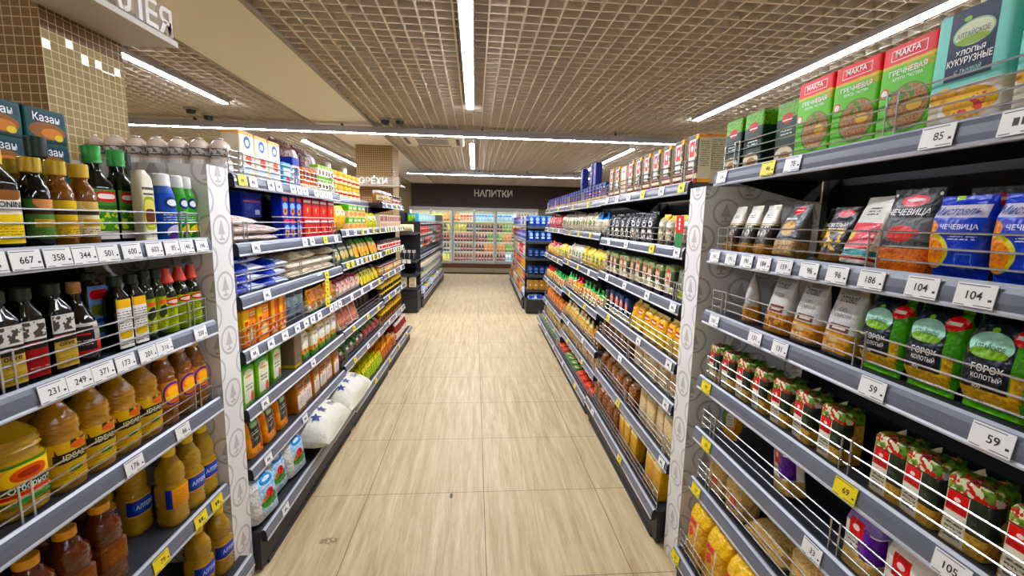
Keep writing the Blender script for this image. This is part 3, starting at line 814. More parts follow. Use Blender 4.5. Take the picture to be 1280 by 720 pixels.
for i, y in enumerate((1.245, 1.375)):
    for t in range(4):
        put('teal_carton', -1, y, Z+.089*t, .30, label=f'teal grain carton behind the oil bottles, {["left", "right"][i]} stack, {["lowest", "second", "third", "topmost"][t]}', cat='carton', group='teal grain cartons')
# second oil shelf
Z = s_(ZL0[1])
bottle('tall_olive_gold', 'oil_bottle', sq(.052, .2, 6, .72, .013), OLIVE, cyl(.175, .2, .017), DCAP, [(.012, .132, .8, .8, 'b79a52', [('band', .66, 1, 'd8d4cc'), ('blobs', .1, .70, .9, .98, 70, '4a4642'), ('band', .50, .66, '1d1a18'), ('rect', .1, .57, .55, .62, 'd84a3a'), ('lines', .1, .05, .9, .22, 4, '8a6f2c')])], [('olive', 0, .068, .012, .04, '1d1a14', .02)])
bottle('tall_olive_red', 'oil_bottle', sq(.048, .2, 6, .72, .013), OLIVE, cyl(.175, .2, .017), DCAP, [(.012, .132, .8, .8, '8a1c1a', [('band', .66, 1, 'd8d4cc'), ('blobs', .1, .70, .9, .98, 70, '4a4642'), ('band', .50, .66, '1d1a18'), ('rect', .1, .57, .55, .62, 'd84a3a'), ('lines', .3, .12, .9, .2, 2, 'c8a08a')])])
bottle('cork_flask', 'oil_bottle', rd((0, .030), (.005, .037), (.07, .037), (.10, .033), (.13, .018), (.148, .012), (.168, .011)), M('1a120c', .06, coat=.5), rd((.165, .0125), (.17, .014), (.19, .0135), (.192, .012)), M('b8854a', .8),
       [(.02, .095, 1.2, 1.2, '221d1a', [('band', .9, 1, 'd8d2c8'), ('rect', .55, .45, 1, .9, 'b8b2a8'), ('band', .0, .12, 'c8401f'), ('rect', .6, .1, 1, .45, 'd24a28'), ('rect', .08, .62, .45, .68, 'c83a2a'), ('lines', .08, .3, .5, .5, 3, 'cfc8bc')])])
bottle('blue_label_oil', 'oil_bottle', sq(.058, .2, 7, .84, .014), M('2a2410', .07, coat=.5), cyl(.18, .205, .018), DCAP,
       [(.035, .172, .85, .85, '86a4dc', [('ell', .5, .84, .34, .09, 'c8282a'), ('ell', .45, .55, .30, .10, '6f7f1e'), ('ell', .6, .5, .14, .12, '4f6418'), ('rect', .1, .30, .9, .38, '3a5aa8'), ('ell', .5, .17, .34, .06, '2a6a2a'), ('band', 0, .05, '5a78b8')])])
bottle('white_label_oil', 'oil_bottle', sq(.044, .195, 6, .74, .012), OLIVE, cyl(.17, .195, .015), DCAP,
       [(.008, .136, .85, .85, 'ece9e2', [('band', .82, 1, 'e8b832'), ('lines', .12, .4, .9, .78, 7, '6a665e'), ('ell', .45, .28, .3, .09, 'd8b020'), ('lines', .1, .06, .9, .16, 2, '3a3834')])])
bottle('oval_label_oil', 'oil_bottle', rb(.042, .2, .66, .012), M('1b2410', .07, coat=.5), cyl(.175, .2, .015), DCAP,
       [(.02, .12, 1.1, 1.1, '8fa028', [('ell', .5, .5, .44, .42, 'b0b82c'), ('ell', .5, .6, .28, .16, '20301a'), ('ell', .35, .5, .18, .12, '2c3a14'), ('rect', .2, .78, .8, .9, 'd86a2a'), ('lines', .2, .12, .8, .3, 3, '3a4a14')])])
bottle('red_cap_oil', 'oil_bottle', rb(.048, .195, .6, .012), M('1b1f0d', .07, coat=.5), rd((.15, .014), (.155, .020), (.185, .012), (.197, .011)), REDCAP,
       [(.004, .11, 1.1, 1.1, 'b4c428', [('ell', .5, .88, .46, .10, 'c83a30'), ('ell', .5, .88, .38, .05, 'f0d8d0'), ('lines', .15, .3, .85, .72, 8, '5a7018'), ('band', 0, .12, '7a9018')])])
one('tall_olive_gold', .912, .03, 'dark bottle with gold label and picture, left of the red labelled bottle')
one('tall_olive_red', .964, .03, 'dark bottle with deep red label and grey picture on second shelf')
one('tall_olive_gold', .845, .03, 'dark gold labelled bottle cut by left edge on second oil shelf')
one('tall_olive_gold', 1.028, .03, 'dark bottle with gold label beside the corked flask')
one('cork_flask', 1.084, .04, 'round dark flask with cork stopper and red label')
one('blue_label_oil', 1.222, .085, 'square bottle with light blue olive label and red badge')
one('white_label_oil', 1.200, .03, 'dark bottle with white and yellow label, left of two', g='white labelled oil bottles')
one('white_label_oil', 1.253, .03, 'dark bottle with white and yellow label, right of two', g='white labelled oil bottles')
one('oval_label_oil', 1.300, .03, 'slim bottle with yellow green olive label, left of two', g='olive labelled slim bottles')
one('oval_label_oil', 1.345, .03, 'slim bottle with yellow green olive label, right of two', g='olive labelled slim bottles')
for i, y in enumerate((1.386, 1.443, 1.50)): one('red_cap_oil', y, .03, f'red capped dark bottle with lime label, {["left", "middle", "right"][i]} of three', g='red capped oil bottles')
# third shelf: sunflower oils
Z = s_(ZL0[2])
def pet(w, h, d=None, waist=.52, nk=.016):
    a = w/2; b = (d or w)/2
    return [(0, a*.86, b*.86, 3), (.006, a*.97, b*.97, 3), (h*.1, a, b, 3), (h*.12, a*.94, b*.94, 3), (h*.15, a, b, 3), (h*.18, a*.94, b*.94, 3), (h*.21, a, b, 3), (h*.235, a*.95, b*.95, 3), (h*.26, a, b, 3), (h*(waist-.02), a, b, 3), (h*waist, a*.9, b*.9, 2.6),
            (h*(waist+.05), a*.9, b*.9, 2.6), (h*(waist+.08), a*.98, b*.98, 2.6), (h*.66, a*.93, b*.93, 2.4), (h*.69, a*.98, b*.98, 2.4), (h*.72, a*.91, b*.91, 2.4), (h*.745, a*.93, b*.93, 2.4), (h*.80, a*.72, b*.72, 2.2), (h*.87, nk*1.3, nk*1.3, 2), (h*.9, nk, nk, 2), (h*.93, nk, nk, 2)]
def petk(key, w, h, mat, capm, lab, texts=(), d=None, waist=.52, nk=.016, name='oil_bottle'):
    bottle(key, name, pet(w, h, d, waist, nk), mat, cyl(h*.905, h, nk*1.22), capm, lab, texts)
petk('otb', .106, .228, PALEOIL, ORANGECAP, [(.035, .122, 1.25, 1.25, 'e8b41a', [('ell', .5, .68, .34, .26, 'f4d23a'), ('ell', .5, .70, .2, .17, 'd8641a'), ('ell', .5, .70, .1, .09, '9a3a10'), ('rect', .04, .30, .96, .48, '17402a'), ('band', .0, .10, '2f7a34'), ('rect', .1, .18, .9, .28, 'c8462a'), ('band', .93, 1, '3f7a2c')])],
     [('Отборное', 0, .069, .013, .076, 'f4f2e8', .03)], waist=.56)
petk('ideal', .082, .226, GOLD, ORANGECAP, [(.02, .118, 1.2, 1.2, 'caa53a', [('rect', .1, .50, .95, .74, '14120c'), ('blobs', .15, .72, .85, 1, 40, '2a2410'), ('ell', .62, .86, .16, .10, 'c8641e'), ('lines', .2, .12, .8, .3, 3, 'a07a1c'), ('ell', .5, .3, .1, .07, '3a6a2a')])],
     [('IDEAL', 0, .082, .013, .06, 'e8d68a', .03)], waist=.55)
petk('round_label', .066, .224, oil('b4680c', .55), ORANGECAP, [(.06, .135, 1.0, 1.0, 'b46f12', [('ell', .5, .5, .44, .46, '3a2a6a'), ('ell', .52, .48, .36, .38, 'e87a1e'), ('ell', .5, .6, .2, .18, 'f0b02a'), ('rect', .2, .28, .85, .44, 'f2c42a')])], waist=.6)
petk('dark_amber', .082, .225, DARKAMB, ORANGECAP, [(.06, .12, .9, .9, '6a3a10', [('lines', .1, .2, .9, .8, 5, '8a5a1c')])], waist=.52, nk=.018)
petk('altero', .076, .245, oil('e2ac14', .5), M('f2c813', .4), [(.062, .118, 1.35, 1.35, '22398a', [('band', .9, 1, 'd8962a'), ('band', 0, .08, 'd8962a'), ('ell', .5, .5, .34, .36, '3457b8'), ('rect', .86, .2, .98, .7, 'e8e8e8')])],
     [('АЛТЕРО', 0, .09, .013, .055, 'e8ecf4', .03)], waist=.53)
petk('altero_back', .076, .245, oil('e2ac14', .5), M('f2c813', .4), [(.062, .125, 1.35, 1.35, 'd8961f', [('lines', .28, .1, .95, .9, 9, '9a6412'), ('rect', 0, 0, .2, 1, '22398a')])], waist=.53)
one('otb', .893, .036, 'large sunflower oil bottle with yellow flower label, whole one'); one('otb', .772, .036, 'large sunflower oil bottle cut by the left picture edge')
for i, (y, ins) in enumerate(((1.0, .03), (1.083, .03), (1.166, .03), (1.10, .13))): one('ideal', y, ins, f'golden oil bottle with black label, {["first", "second", "third from the left in front", "behind the others"][i]}', g='golden black labelled oil bottles')
one('ideal', 1.247, .03, 'golden oil bottle with black label, fourth from left, nearest round labels', g='golden black labelled oil bottles')
for i, y in enumerate((1.333, 1.410, 1.476)): one('round_label', y, .03, f'amber oil bottle with purple and orange round label, {["left", "middle", "right"][i]} of three', g='round labelled oil bottles')

Z = s_(ZL0[3])
for i, (k, y, ins) in enumerate((('altero_back', 1.33, .025), ('altero', 1.412, .025), ('altero', 1.50, .025), ('altero', 1.335, .11))):
    one(k, y, ins, ['yellow oil bottle turned to show its orange back label', 'yellow oil bottle with blue label, middle of the lowest shelf', 'yellow oil bottle with blue label at the panel, fourth shelf', 'shaded yellow oil bottle behind the orange back label'][i])
for i, (y, ins) in enumerate(((1.082, .03), (.99, .03), (1.06, .13), (.903, .03))):
    one('dark_amber', y, ins, ['dark amber bottle with orange cap, front right of its group', 'dark amber bottle with orange cap, second from right', 'dark amber bottle with orange cap, behind the others', 'dark amber bottle with orange cap at the picture corner'][i], g='dark amber oil bottles')
one('altero', 1.255, .15, 'yellow oil bottle with blue label behind the dark amber bottle')
Z = BL0-.007
one('altero', 1.425, .0, 'yellow capped oil bottle on the base deck, left of two', g='base deck oil bottles')
one('altero', 1.545, -.01, 'yellow capped oil bottle on the base deck by the panel, right of two', g='base deck oil bottles')
one('altero', 1.34, .12, 'shaded oil bottle with blue label deep on the base deck')
one('altero', 1.22, .10, 'shaded oil bottle on the base deck under the yellow ticket')
WN = {k: f'{w} left near bay rail' for k, w in zip(range(4), ('top', 'second', 'third', 'fourth'))}
tickets(-1, ZL0[0], WN[0], [(.882, ''), (.95, '667'), (1.018, '358'), (1.083, '344'), (1.148, '501'), (1.222, '600'), (1.303, '603'), (1.374, '85'), (1.440, '146'), (1.515, '146')])
tickets(-1, ZL0[1], WN[1], [(.97, '231'), (1.034, '249'), (1.098, '371'), (1.166, '173'), (1.243, '201'), (1.308, '316'), (1.473, '250')])
tickets(-1, ZL0[2], WN[2], [(1.16, '176'), (1.353, '86')])
tickets(-1, ZL0[3], WN[3], [(1.218, '79', 1), (1.40, '', 1), (1.49, '', 1)])

# ================================================================ right, near bay: grains and pulses
one_r = lambda key, y, z, ins, lb, cat='pack', g=None, **k: put(key, 1, y, z, ins, label=lb, cat=cat, group=g, **k)
Z = s_(ZR0[0])
BUCK = ('g', 'b98a5e', '6a4426', 210)
carton('makfa', 'buckwheat_carton', .125, .055, .196, '6cbf24', [('band', .80, 1, 'e23a1c'), ('blobs', .5, .70, 1.0, .82, 120, 'c8a01e'), ('band', .78, .81, 'd8c02a'), ('ell', .60, .33, .39, .25, '4a8a1c'), ('ell', .60, .34, .355, .225, BUCK), ('blobs', .34, .42, .7, .56, 45, '4f8a2a'), ('ell', .72, .34, .13, .06, 'd8b45a'),
        ('ell', .13, .53, .085, .055, 'd8321f'), ('ell', .13, .53, .06, .04, 'f0ece4'), ('rect', .18, .845, .82, .955, 'f4efe8'), ('rect', .195, .853, .805, .947, 'dc3018'), ('band', 0, .04, '4f9a1a')],
       [('MAKFA', 0, .1785, .0125, .072, 'f8f4ee', .035), ('ГРЕЧНЕВАЯ', .004, .140, .0105, .092, 'f6f8ee', .025), ('КРУПА ЭКСТРА', .006, .127, .0062, .075, 'f6f8ee', .02)], top='c8301a')
carton('altai_flakes', 'cereal_carton', .128, .06, .205, '8fd8cc', [('rect', .2, .42, .82, 1, '14213f'), ('ell', .52, .79, .27, .105, '9ec49a'), ('ell', .52, .79, .25, .092, 'dfe8c8'), ('ell', .52, .73, .22, .035, '8fae3c'), ('ell', .42, .915, .05, .02, '8fc43a'), ('band', 0, .36, 'd8d0bc'), ('ell', .62, .17, .44, .17, 'efece4'), ('ell', .60, .2, .36, .13, ('g', 'f0c23a', 'c8861a', 90)), ('blobs', .4, .1, .8, .26, 60, 'd2501c'), ('ell', .22, .3, .2, .07, ('g', 'e8b83a', 'b87a1a', 90))],
       [('АЛТАЙСКОЕ', .003, .1605, .0078, .055, '1d3a2a', .03), ('ХЛОПЬЯ', .003, .1305, .0085, .05, 'f4f6f2', .02), ('КУКУРУЗНЫЕ', .003, .1165, .0112, .076, 'f4f6f2', .035), ('с тыквой', .003, .1, .008, .045, '8fd8cc', .0, 1)], top='14213f')
carton('dark_green_carton', 'grain_carton', .10, .06, .172, '173226', [('band', .74, 1, ('g', '6fa83a', '2a4a1c', 120)), ('ell', .5, .74, .24, .085, 'b3262a'), ('rect', .3, .70, .7, .72, 'f0e8e0'), ('lines', .25, .42, .75, .58, 3, 'cfd8cf'), ('ell', .45, .12, .42, .17, 'd8cdb0'), ('ell', .5, .1, .25, .1, 'a8703a')], top='2c5a26')
for i, (y, rz) in enumerate(((1.178, 0), (1.052, 2), (.926, -1))): one_r('makfa', y, Z, .035+.004*i, f'green and red buckwheat carton on the top right shelf, {["left", "middle", "right"][i]} of three', 'carton', 'green and red buckwheat cartons', rz=rz)
one_r('altai_flakes', .797, Z, .035, 'tall navy and turquoise corn flakes carton at the top right', 'carton')
one_r('altai_flakes', .655, Z, .035, 'navy corn flakes carton beyond the right picture edge', 'carton')
one_r('dark_green_carton', 1.548, Z, .03, 'dark green grain carton with red badge, leftmost of three', 'carton', 'dark green grain cartons')
one_r('dark_green_carton', 1.432, Z, .03, 'dark green grain carton with red badge, middle of three', 'carton', 'dark green grain cartons')
one_r('dark_green_carton', 1.30, Z, .05, 'dark green grain carton with red badge, right one next to bright green cartons', 'carton', 'dark green grain cartons')
Z = s_(ZR0[1])
KRAFT = ('g', 'b5803e', '3a2412', 150)
pouch('kraft_pouch', 'grain_pouch', .078, .05, .155, '2e2a26', [('band', .62, 1, 'ece8dc'), ('band', .58, .61, 'cbb88a'), ('band', 0, .2, KRAFT), ('blobs', .1, .34, .9, .56, 60, 'cfcac0'), ('lines', .3, .74, .75, .82, 2, '2a2622')])
pouch('grey_pouch', 'grain_pouch', .105, .06, .155, '5b5c5c', [('ell', .58, .86, .22, .08, 'd8402c'), ('rect', .42, .85, .74, .88, 'f2e6e0'), ('rect', .2, .68, .7, .715, 'e8e6e2'), ('ell', .5, .52, .3, .14, 'c8963a'), ('band', 0, .28, ('g', 'c8a878', '8a5f36', 130))])
pouch('black_yellow_pouch', 'grain_pouch', .085, .055, .14, '161616', [('ell', .5, .88, .3, .07, 'c8302c'), ('blobs', .08, .2, .92, .6, 42, 'e8b420'), ('band', 0, .16, '6a4a22')], [('СВЕТЛЫЙ', 0, .092, .009, .06, 'f0f0ec', .03)])
pouch('pink_pouch', 'grain_pouch', .105, .055, .160, 'e8e4da', [('band', .62, 1, 'efece4'), ('rect', .1, .22, .95, .60, 'e8606a'), ('ell', .2, .42, .12, .08, 'e8d23a'), ('band', .12, .2, '2f8a8a'), ('band', .06, .1, 'c8402c'), ('lines', .3, .72, .7, .86, 3, '2a2622')])
pouch('black_lentil', 'lentil_pouch', .112, .062, .172, '232325', [('band', .38, .66, '5a5a5c'), ('ell', .5, .86, .26, .07, 'd8303a'), ('ell', .5, .87, .18, .02, 'f4d8d8'), ('ell', .44, .47, .28, .10, 'd84a1e'), ('rect', .6, .46, .8, .52, 'd84a1e'), ('band', 0, .30, ('g', 'e8862a', 'b8521a', 170)), ('ell', .08, .93, .03, .02, 'd8d8d4'), ('ell', .92, .93, .03, .02, 'd8d8d4')],
      [('ЧЕЧЕВИЦА', 0, .125, .012, .095, 'f4f2ee', .035, 1)], rough=.4)
pouch('mistral', 'lentil_pouch', .102, .055, .152, '164fc0', [('rect', .08, .74, .95, .89, 'e8e2f0'), ('blobs', .3, .93, .8, 1, 50, '9ac83a'), ('ell', .12, .34, .36, .22, 'd8d23a'), ('ell', .06, .32, .34, .20, ('g', 'f09a2a', 'c8621a', 130)), ('ell', .02, .62, .2, .10, ('g', 'f0a02a', 'c86a1a', 130)), ('rect', .60, .14, .86, .32, '6a8fd8'), ('rect', .615, .155, .845, .305, '164fc0'), ('lines', .45, .48, .9, .54, 2, 'e8eef8')],
      [('Мистраль', 0, .124, .0135, .078, '163a9a', .035, 1), ('ЧЕЧЕВИЦА', .012, .096, .0085, .062, 'e8eef8', .03)], style='pillow', wr=.3)
for i, y in enumerate((1.545, 1.452, 1.364)): one_r('kraft_pouch', y, Z, .035, f'dark pouch with cream top label by right panel, {["left", "middle", "right"][i]} of three', 'pouch', 'cream topped grain pouches', rz=-6, lean=8)
one_r('grey_pouch', 1.258, Z, .035, 'grey grain pouch with red badge and beige grains', 'pouch', lean=10, rz=-6)
one_r('black_yellow_pouch', 1.172, Z, .10, 'black pouch in shade beside the grey pouch', 'pouch', lean=8)
one_r('black_yellow_pouch', 1.092, Z, .05, 'black pouch with yellow pattern left of the pink pouch', 'pouch', lean=8)
one_r('pink_pouch', .995, Z, .03, 'cream and pink grain pouch leaning back', 'pouch', lean=12, rz=-12)
one_r('black_lentil', .882, Z, .035, 'black and grey lentil pouch with orange lentil window', 'pouch')
one_r('black_lentil', .80, Z, .115, 'black lentil pouch behind the blue bags', 'pouch')
one_r('mistral', .775, Z, .03, 'bright blue lentil bag, left of two on the second right shelf', 'bag', 'bright blue lentil bags')
one_r('mistral', .668, Z, .03, 'bright blue lentil bag, right of two on the second right shelf', 'bag', 'bright blue lentil bags')
Z = s_(ZR0[2])
SOUP = ('g', 'd8a058', 'a8622a', 95)
pouch('gotovo', 'soup_pouch', .092, .055, .178, 'c9c7c2', [('band', .74, .985, 'b9b6b0'), ('rect', .2, .34, .85, .44, '5a3420'), ('rect', .3, .37, .75, .41, 'd8c8b8'), ('band', 0, .33, SOUP), ('band', 0, .05, '6a6460'), ('blobs', .1, .05, .6, .3, 50, 'd8b890')],
      [('Готово!', 0, .142, .018, .060, '1c1a1a', .02, 1), ('·СУП·', 0, .114, .0075, .03, '2a2828', .02), ('ИТАЛЬЯНСКИЙ', 0, .1, .0085, .06, '2a2828', .025)], style='stand', rough=.3)
pouch('gotovo_plov', 'soup_pouch', .092, .055, .178, 'c9c7c2', [('band', .74, .985, 'b9b6b0'), ('rect', .2, .34, .85, .46, '6a2a18'), ('rect', .3, .38, .75, .42, 'd8c8b8'), ('band', 0, .33, SOUP), ('blobs', .1, .05, .9, .3, 50, '8a5a34')],
      [('Готово!', 0, .142, .018, .060, '1c1a1a', .02, 1), ('ПЛОВ', .004, .112, .010, .04, '2a2828', .025)], style='stand', rough=.3)
PEAS = ('g', 'e0b45a', 'a87a2a', 150)
pouch('altai_peas', 'pea_bag', .100, .060, .168, '4f9a22', [('rect', .06, .24, .80, 1, '1a1f28'), ('ell', .43, .70, .34, .14, 'a9d8c4'), ('ell', .43, .62, .29, .06, '7fae3a'), ('ell', .40, .86, .06, .025, '8fc43a'), ('ell', .84, .83, .15, .085, 'd8401f'), ('rect', .72, .81, .92, .85, 'f0e4dc'), ('rect', .06, .24, .80, .33, '14161c'), ('rect', .08, .08, .92, .24, PEAS), ('rect', .82, .2, .95, .45, PEAS), ('band', 0, .07, '5fae1e')],
      [('АЛТАЙСКОЕ', -.004, .114, .0075, .046, '1d3a34', .03), ('ГОРОХ', .002, .078, .0115, .048, 'f0f2ee', .02), ('КОЛОТЫЙ', .002, .0635, .0078, .046, 'e8eae6', .02), ('800', -.01, .046, .0065, .02, 'e8eae6', .02)], style='pillow', wr=.45)
one_r('gotovo', 1.425, Z, .05, 'silver soup pouch seen half turned, leftmost on its shelf', 'pouch', rz=-30)
one_r('gotovo_plov', 1.262, Z, .035, 'silver pouch with dark red strip left of the soup pouches', 'pouch', lean=6)
one_r('gotovo', 1.14, Z, .035, 'silver soup pouch, left one facing the aisle', 'pouch', 'silver soup pouches', lean=6)
one_r('gotovo_plov', 1.075, Z, .115, 'silver pouch standing behind the two soup pouches', 'pouch')
one_r('gotovo', 1.022, Z, .035, 'silver soup pouch next to the black and green pea bags', 'pouch', 'silver soup pouches', lean=6)
for i, (y, rz) in enumerate(((.905, 0), (.795, 0), (.685, 2))): one_r('altai_peas', y, Z, .03, f'black and green split pea bag, {["left", "middle", "right"][i]} of three', 'bag', 'black and green pea bags', rz=rz, lean=4)
Z = s_(ZR0[3])
def veg(key, w, purple):
    pouch(key, 'grain_bag', w, .062, .132, ('g', 'd0a860', '9a6a34', 140), [('band', .76, 1, ('g', '6f9a3a', '1d2a16', 70)), ('blobs', 0, .74, 1, 1, 60, 'b03a24'), ('blobs', 0, .78, 1, .98, 95, 'd8d2b0'), ('rect', .0, .30, 1, .78, '26301e'), ('rect', .08, .03, .58, .76, 'e4dcc8'), ('rect', .10, .48, .56, .76, 'cf2f26'), ('rect', .22, .58, .44, .62, 'f0d8d0'), ('ell', .33, .66, .07, .03, 'f0d8d0'), ('lines', .14, .1, .52, .36, 4, '5a5248'), ('rect', -.2, .4, .04, 1, '6a4aa0' if purple else '2f5a2a')],
          style='brick', wr=.4, jit=.002)
    K = KIND[key]
    b = MB(); r2 = random.Random(5)
    for k in range(26):       # the crumpled printed flap on top, folded out as leafy facets
        x = r2.uniform(-w/2+.01, w/2-.01); y = r2.uniform(-.026, .026); z = .1305
        a = r2.uniform(0, 6.28); l = r2.uniform(.008, .016); c, s2 = math.cos(a)*l, math.sin(a)*l
        n = len(b.v); b.v += [(x-c, y-s2, z), (x-s2*.5, y+c*.5, z+.004), (x+c, y+s2, z+r2.uniform(.002, .008)), (x+s2*.5, y-c*.5, z+.002)]
        b.face((n, n+1, n+2, n+3), k % 5)
    K.parts.append(('folded_top', b.mesh('folded_top', [M('5f9a34', .35), M('2f5a22', .35), M('d86a2a', .35), M('7a2030', .35), M('e2d9a8', .35)], False)))
    K.h = .136
veg('veg_pack', .070, False); veg('veg_pack_purple', .076, True)
ys = (1.56, 1.468, 1.376, 1.284, 1.188, 1.092, .996); g = 'vegetable printed grain packs'
for i, y in enumerate(ys): one_r('veg_pack' if i < 5 else 'veg_pack_purple', y, Z, .035, f'grain pack with leafy top and red label, {ORD[i+1]} from right panel', 'pack', g, rz=(-4, 3, 0, -3, 2, -5, 0)[i])
for i, y in enumerate((.838, .765, .682, .585)): one_r('veg_pack_purple', y, Z, .035, f'grain pack with leafy top, {ORD[i+1]} after the gap in its row', 'pack', g, rz=(0, -4, 3, 0)[i])
Z = s_(ZR0[4])
pouch('green_grain', 'grain_bag', .085, .055, .148, ('g', 'c8963a', '9a6a20', 150), [('band', .62, 1, ('g', '4f7a3a', 'c8c8b0', 60)), ('blobs', 0, .6, 1, 1, 40, '1f3a22'), ('rect', .55, .3, .95, .6, 'c9c4b4'), ('rect', .02, .25, .5, .7, '3f6a2a'), ('lines', .58, .33, .92, .56, 4, '4a4640')], style='pillow')
pouch('purple_rice', 'rice_bag', .088, .058, .152, 'ece7dc', [('band', .72, 1, '8d78b8'), ('ell', .7, .5, .2, .25, '6a3f9a'), ('rect', .72, .3, 1, .7, '5a2f8a'), ('rect', .2, .52, .62, .8, 'cf2f2a'), ('ell', .41, .68, .1, .05, 'f0d8d4'), ('lines', .18, .36, .66, .48, 2, '5a4a3a'), ('band', 0, .28, ('g', 'd8b878', 'a8824a', 180))], style='block', wr=.4)
pouch('red_rice', 'rice_bag', .088, .058, .152, 'ede8de', [('band', .80, 1, 'd8d0c4'), ('rect', .25, .45, .68, .78, 'cf2f2a'), ('ell', .46, .64, .1, .05, 'f0d8d4'), ('lines', .2, .28, .75, .42, 2, '5a4a3a'), ('band', 0, .2, ('g', 'e2d4b4', 'b89a6a', 180))], style='block', wr=.4)
one_r('green_grain', 1.475, Z, .05, 'green and gold grain bag tilted over beside the right panel', 'bag', roll=-14, lean=10)
one_r('purple_rice', 1.155, Z, .045, 'purple topped rice bag standing alone and leaning sideways', 'bag', rz=-12, roll=-14)
one_r('purple_rice', .872, Z, .03, 'cream rice bag with purple side and red badge', 'bag')
one_r('red_rice', .765, Z, .03, 'cream rice bag with red badge right of the purple one', 'bag', 'cream red badged rice bags')
one_r('red_rice', .66, Z, .03, 'cream rice bag with red badge at the lower right edge', 'bag', 'cream red badged rice bags')
Z = s_(ZR0[5])
OATS = ('g', 'd9b983', '9a713c', 190); PASTA = ('g', 'e0ac42', 'a8701c', 140)
pouch('oat_bag', 'oat_bag', .105, .075, .145, OATS, [('band', .84, 1, 'cfc3ae'), ('ell', .6, .34, .2, .14, 'd0602a')], style='block', rough=.2, wr=.5)
pillow('oat_pillow', 'oat_bag', .18, .13, .085, OATS, [('ell', .3, .5, .12, .12, 'd8c49a')], rough=.2, wr=.5)
one_r('oat_bag', 1.495, Z, .035, 'clear oat bag on the lowest right shelf by the panel', 'bag', 'clear oat bags', lean=4)
one_r('oat_bag', 1.36, Z, .035, 'clear oat bag with orange seal, second from the panel', 'bag', 'clear oat bags', roll=-4)
one_r('oat_pillow', 1.185, Z, .03, 'clear oat bag lying flat on the lowest right shelf', 'bag')
one_r('oat_bag', 1.02, Z, .03, 'clear oat bag above the base deck near the 33 ticket', 'bag', 'clear oat bags')
one_r('oat_bag', .88, Z, .03, 'clear oat bag at the bottom edge of the picture', 'bag', 'clear oat bags')
Z = BR0-.007
pouch('yellow_pasta', 'pasta_bag', .125, .085, .235, PASTA, [('band', .68, 1, 'f0c21c'), ('rect', .1, .56, .5, .66, 'd8391f'), ('ell', .3, .45, .14, .07, 'd8491f'), ('rect', .55, .15, .62, .66, 'e8d8b0')], style='block', rough=.2, wr=.5)
one_r('yellow_pasta', 1.50, Z, -.02, 'yellow topped pasta bag on the base deck, nearest the panel', 'bag', 'yellow topped pasta bags', lean=4)
one_r('yellow_pasta', 1.36, Z, -.02, 'yellow topped pasta bag on the base deck, second from panel', 'bag', 'yellow topped pasta bags', lean=2)
one_r('yellow_pasta', 1.435, Z, .075, 'yellow topped pasta bag on the base deck, behind two others', 'bag', 'yellow topped pasta bags')
one_r('yellow_pasta', 1.22, Z, -.02, 'yellow topped pasta bag on the base deck, third from panel', 'bag', 'yellow topped pasta bags')
WR = [f'{w} right near bay rail' for w in ('top', 'second', 'third', 'fourth', 'fifth', 'sixth', 'base')]
tickets(1, ZR0[0], WR[0], [(1.542, '54'), (1.288, '46', 1), (1.182, '78'), (.796, '85'), (.665, '')])
tickets(1, ZR0[1], WR[1], [(1.543, '191'), (1.439, '191'), (1.348, '191'), (1.262, '184'), (1.171, '159'), (1.077, '96'), (.986, '96'), (.893, '186'), (.782, '104'), (.690, '104')])
tickets(1, ZR0[2], WR[2], [(1.511, '161'), (1.269, '131'), (1.154, '131'), (.855, '59'), (.631, '59')])
tickets(1, ZR0[3], WR[3], [(1.527, '97', 1), (.887, '69', 1), (.655, '105')])
tickets(1, ZR0[4], WR[4], [(1.493, '59', 1), (.958, '33')])
tickets(1, ZR0[5], WR[5], [(1.537, '57', 1)])
tickets(1, BR0-.05, WR[6], [(1.545, '57', 1)], F=FRONT[1]-.055)

# ================================================================ left, first far bay: baby food, biscuits, salt, flour, rice, sugar
A1 = 'left bay one'
def sh(i): return ['top shelf', 'second shelf', 'third shelf', 'fourth shelf', 'fifth shelf', 'sixth shelf'][i]
Z = s_(ZL1[0])
bottle('nut_jar', 'nut_jar', rd((0, .030), (.006, .036), (.035, .037), (.055, .033), (.062, .028), (.068, .0335), (.095, .034), (.112, .030), (.124, .018), (.128, .004)), M('d9c6b4', .2, coat=.4),
       None, None, [(.066, .094, 2.6, 2.6, 'cfd0d2', [('blobs', 0, .1, 1, .9, 80, '8a6a5c'), ('band', 0, .12, '5a5658'), ('band', .9, 1, '5a5658')])],
       extra=[('lid', rd((.128, .004), (.129, .012), (.133, .011), (.134, .004)), M('efece8', .4)), ('contents_band', rd((0.007, .0365), (.034, .0376), (.054, .0334)), M('ece8e2', .3))])
for i in range(7):
    x = .036+i*.0735
    put('nut_jar', -1, 1.79, Z, x-.036+.032, label=f'clear nut jar with dome top behind the white panel, {ORD[i+1]} from the aisle', cat='jar', group='clear nut jars')
carton('baby_cereal', 'cereal_carton', .112, .07, .178, 'e0d8c4', [('band', .93, 1, 'e8b070'), ('ell', .5, .78, .22, .13, '2a5aa0'), ('ell', .5, .77, .13, .07, 'e8e4dc'), ('ell', .55, .40, .22, .12, 'd8582a'), ('rect', .1, .5, .9, .58, 'd8dce4'), ('ell', .4, .2, .34, .12, 'c8d8e4'), ('band', 0, .06, 'e89a4a')])
for i in range(3): put('baby_cereal', -1, 1.905+i*.118, Z, .03, label=f'white baby cereal carton with blue circle, {ORD[i+1]} after the nut jars', cat='carton', group='white baby cereal cartons')
carton('blue_box', 'food_carton', .09, .06, .105, '6fb0e0', [('rect', .1, .5, .9, .75, 'eef2f6'), ('ell', .6, .25, .25, .16, 'd8402c'), ('band', 0, .08, 'e8eef4')])
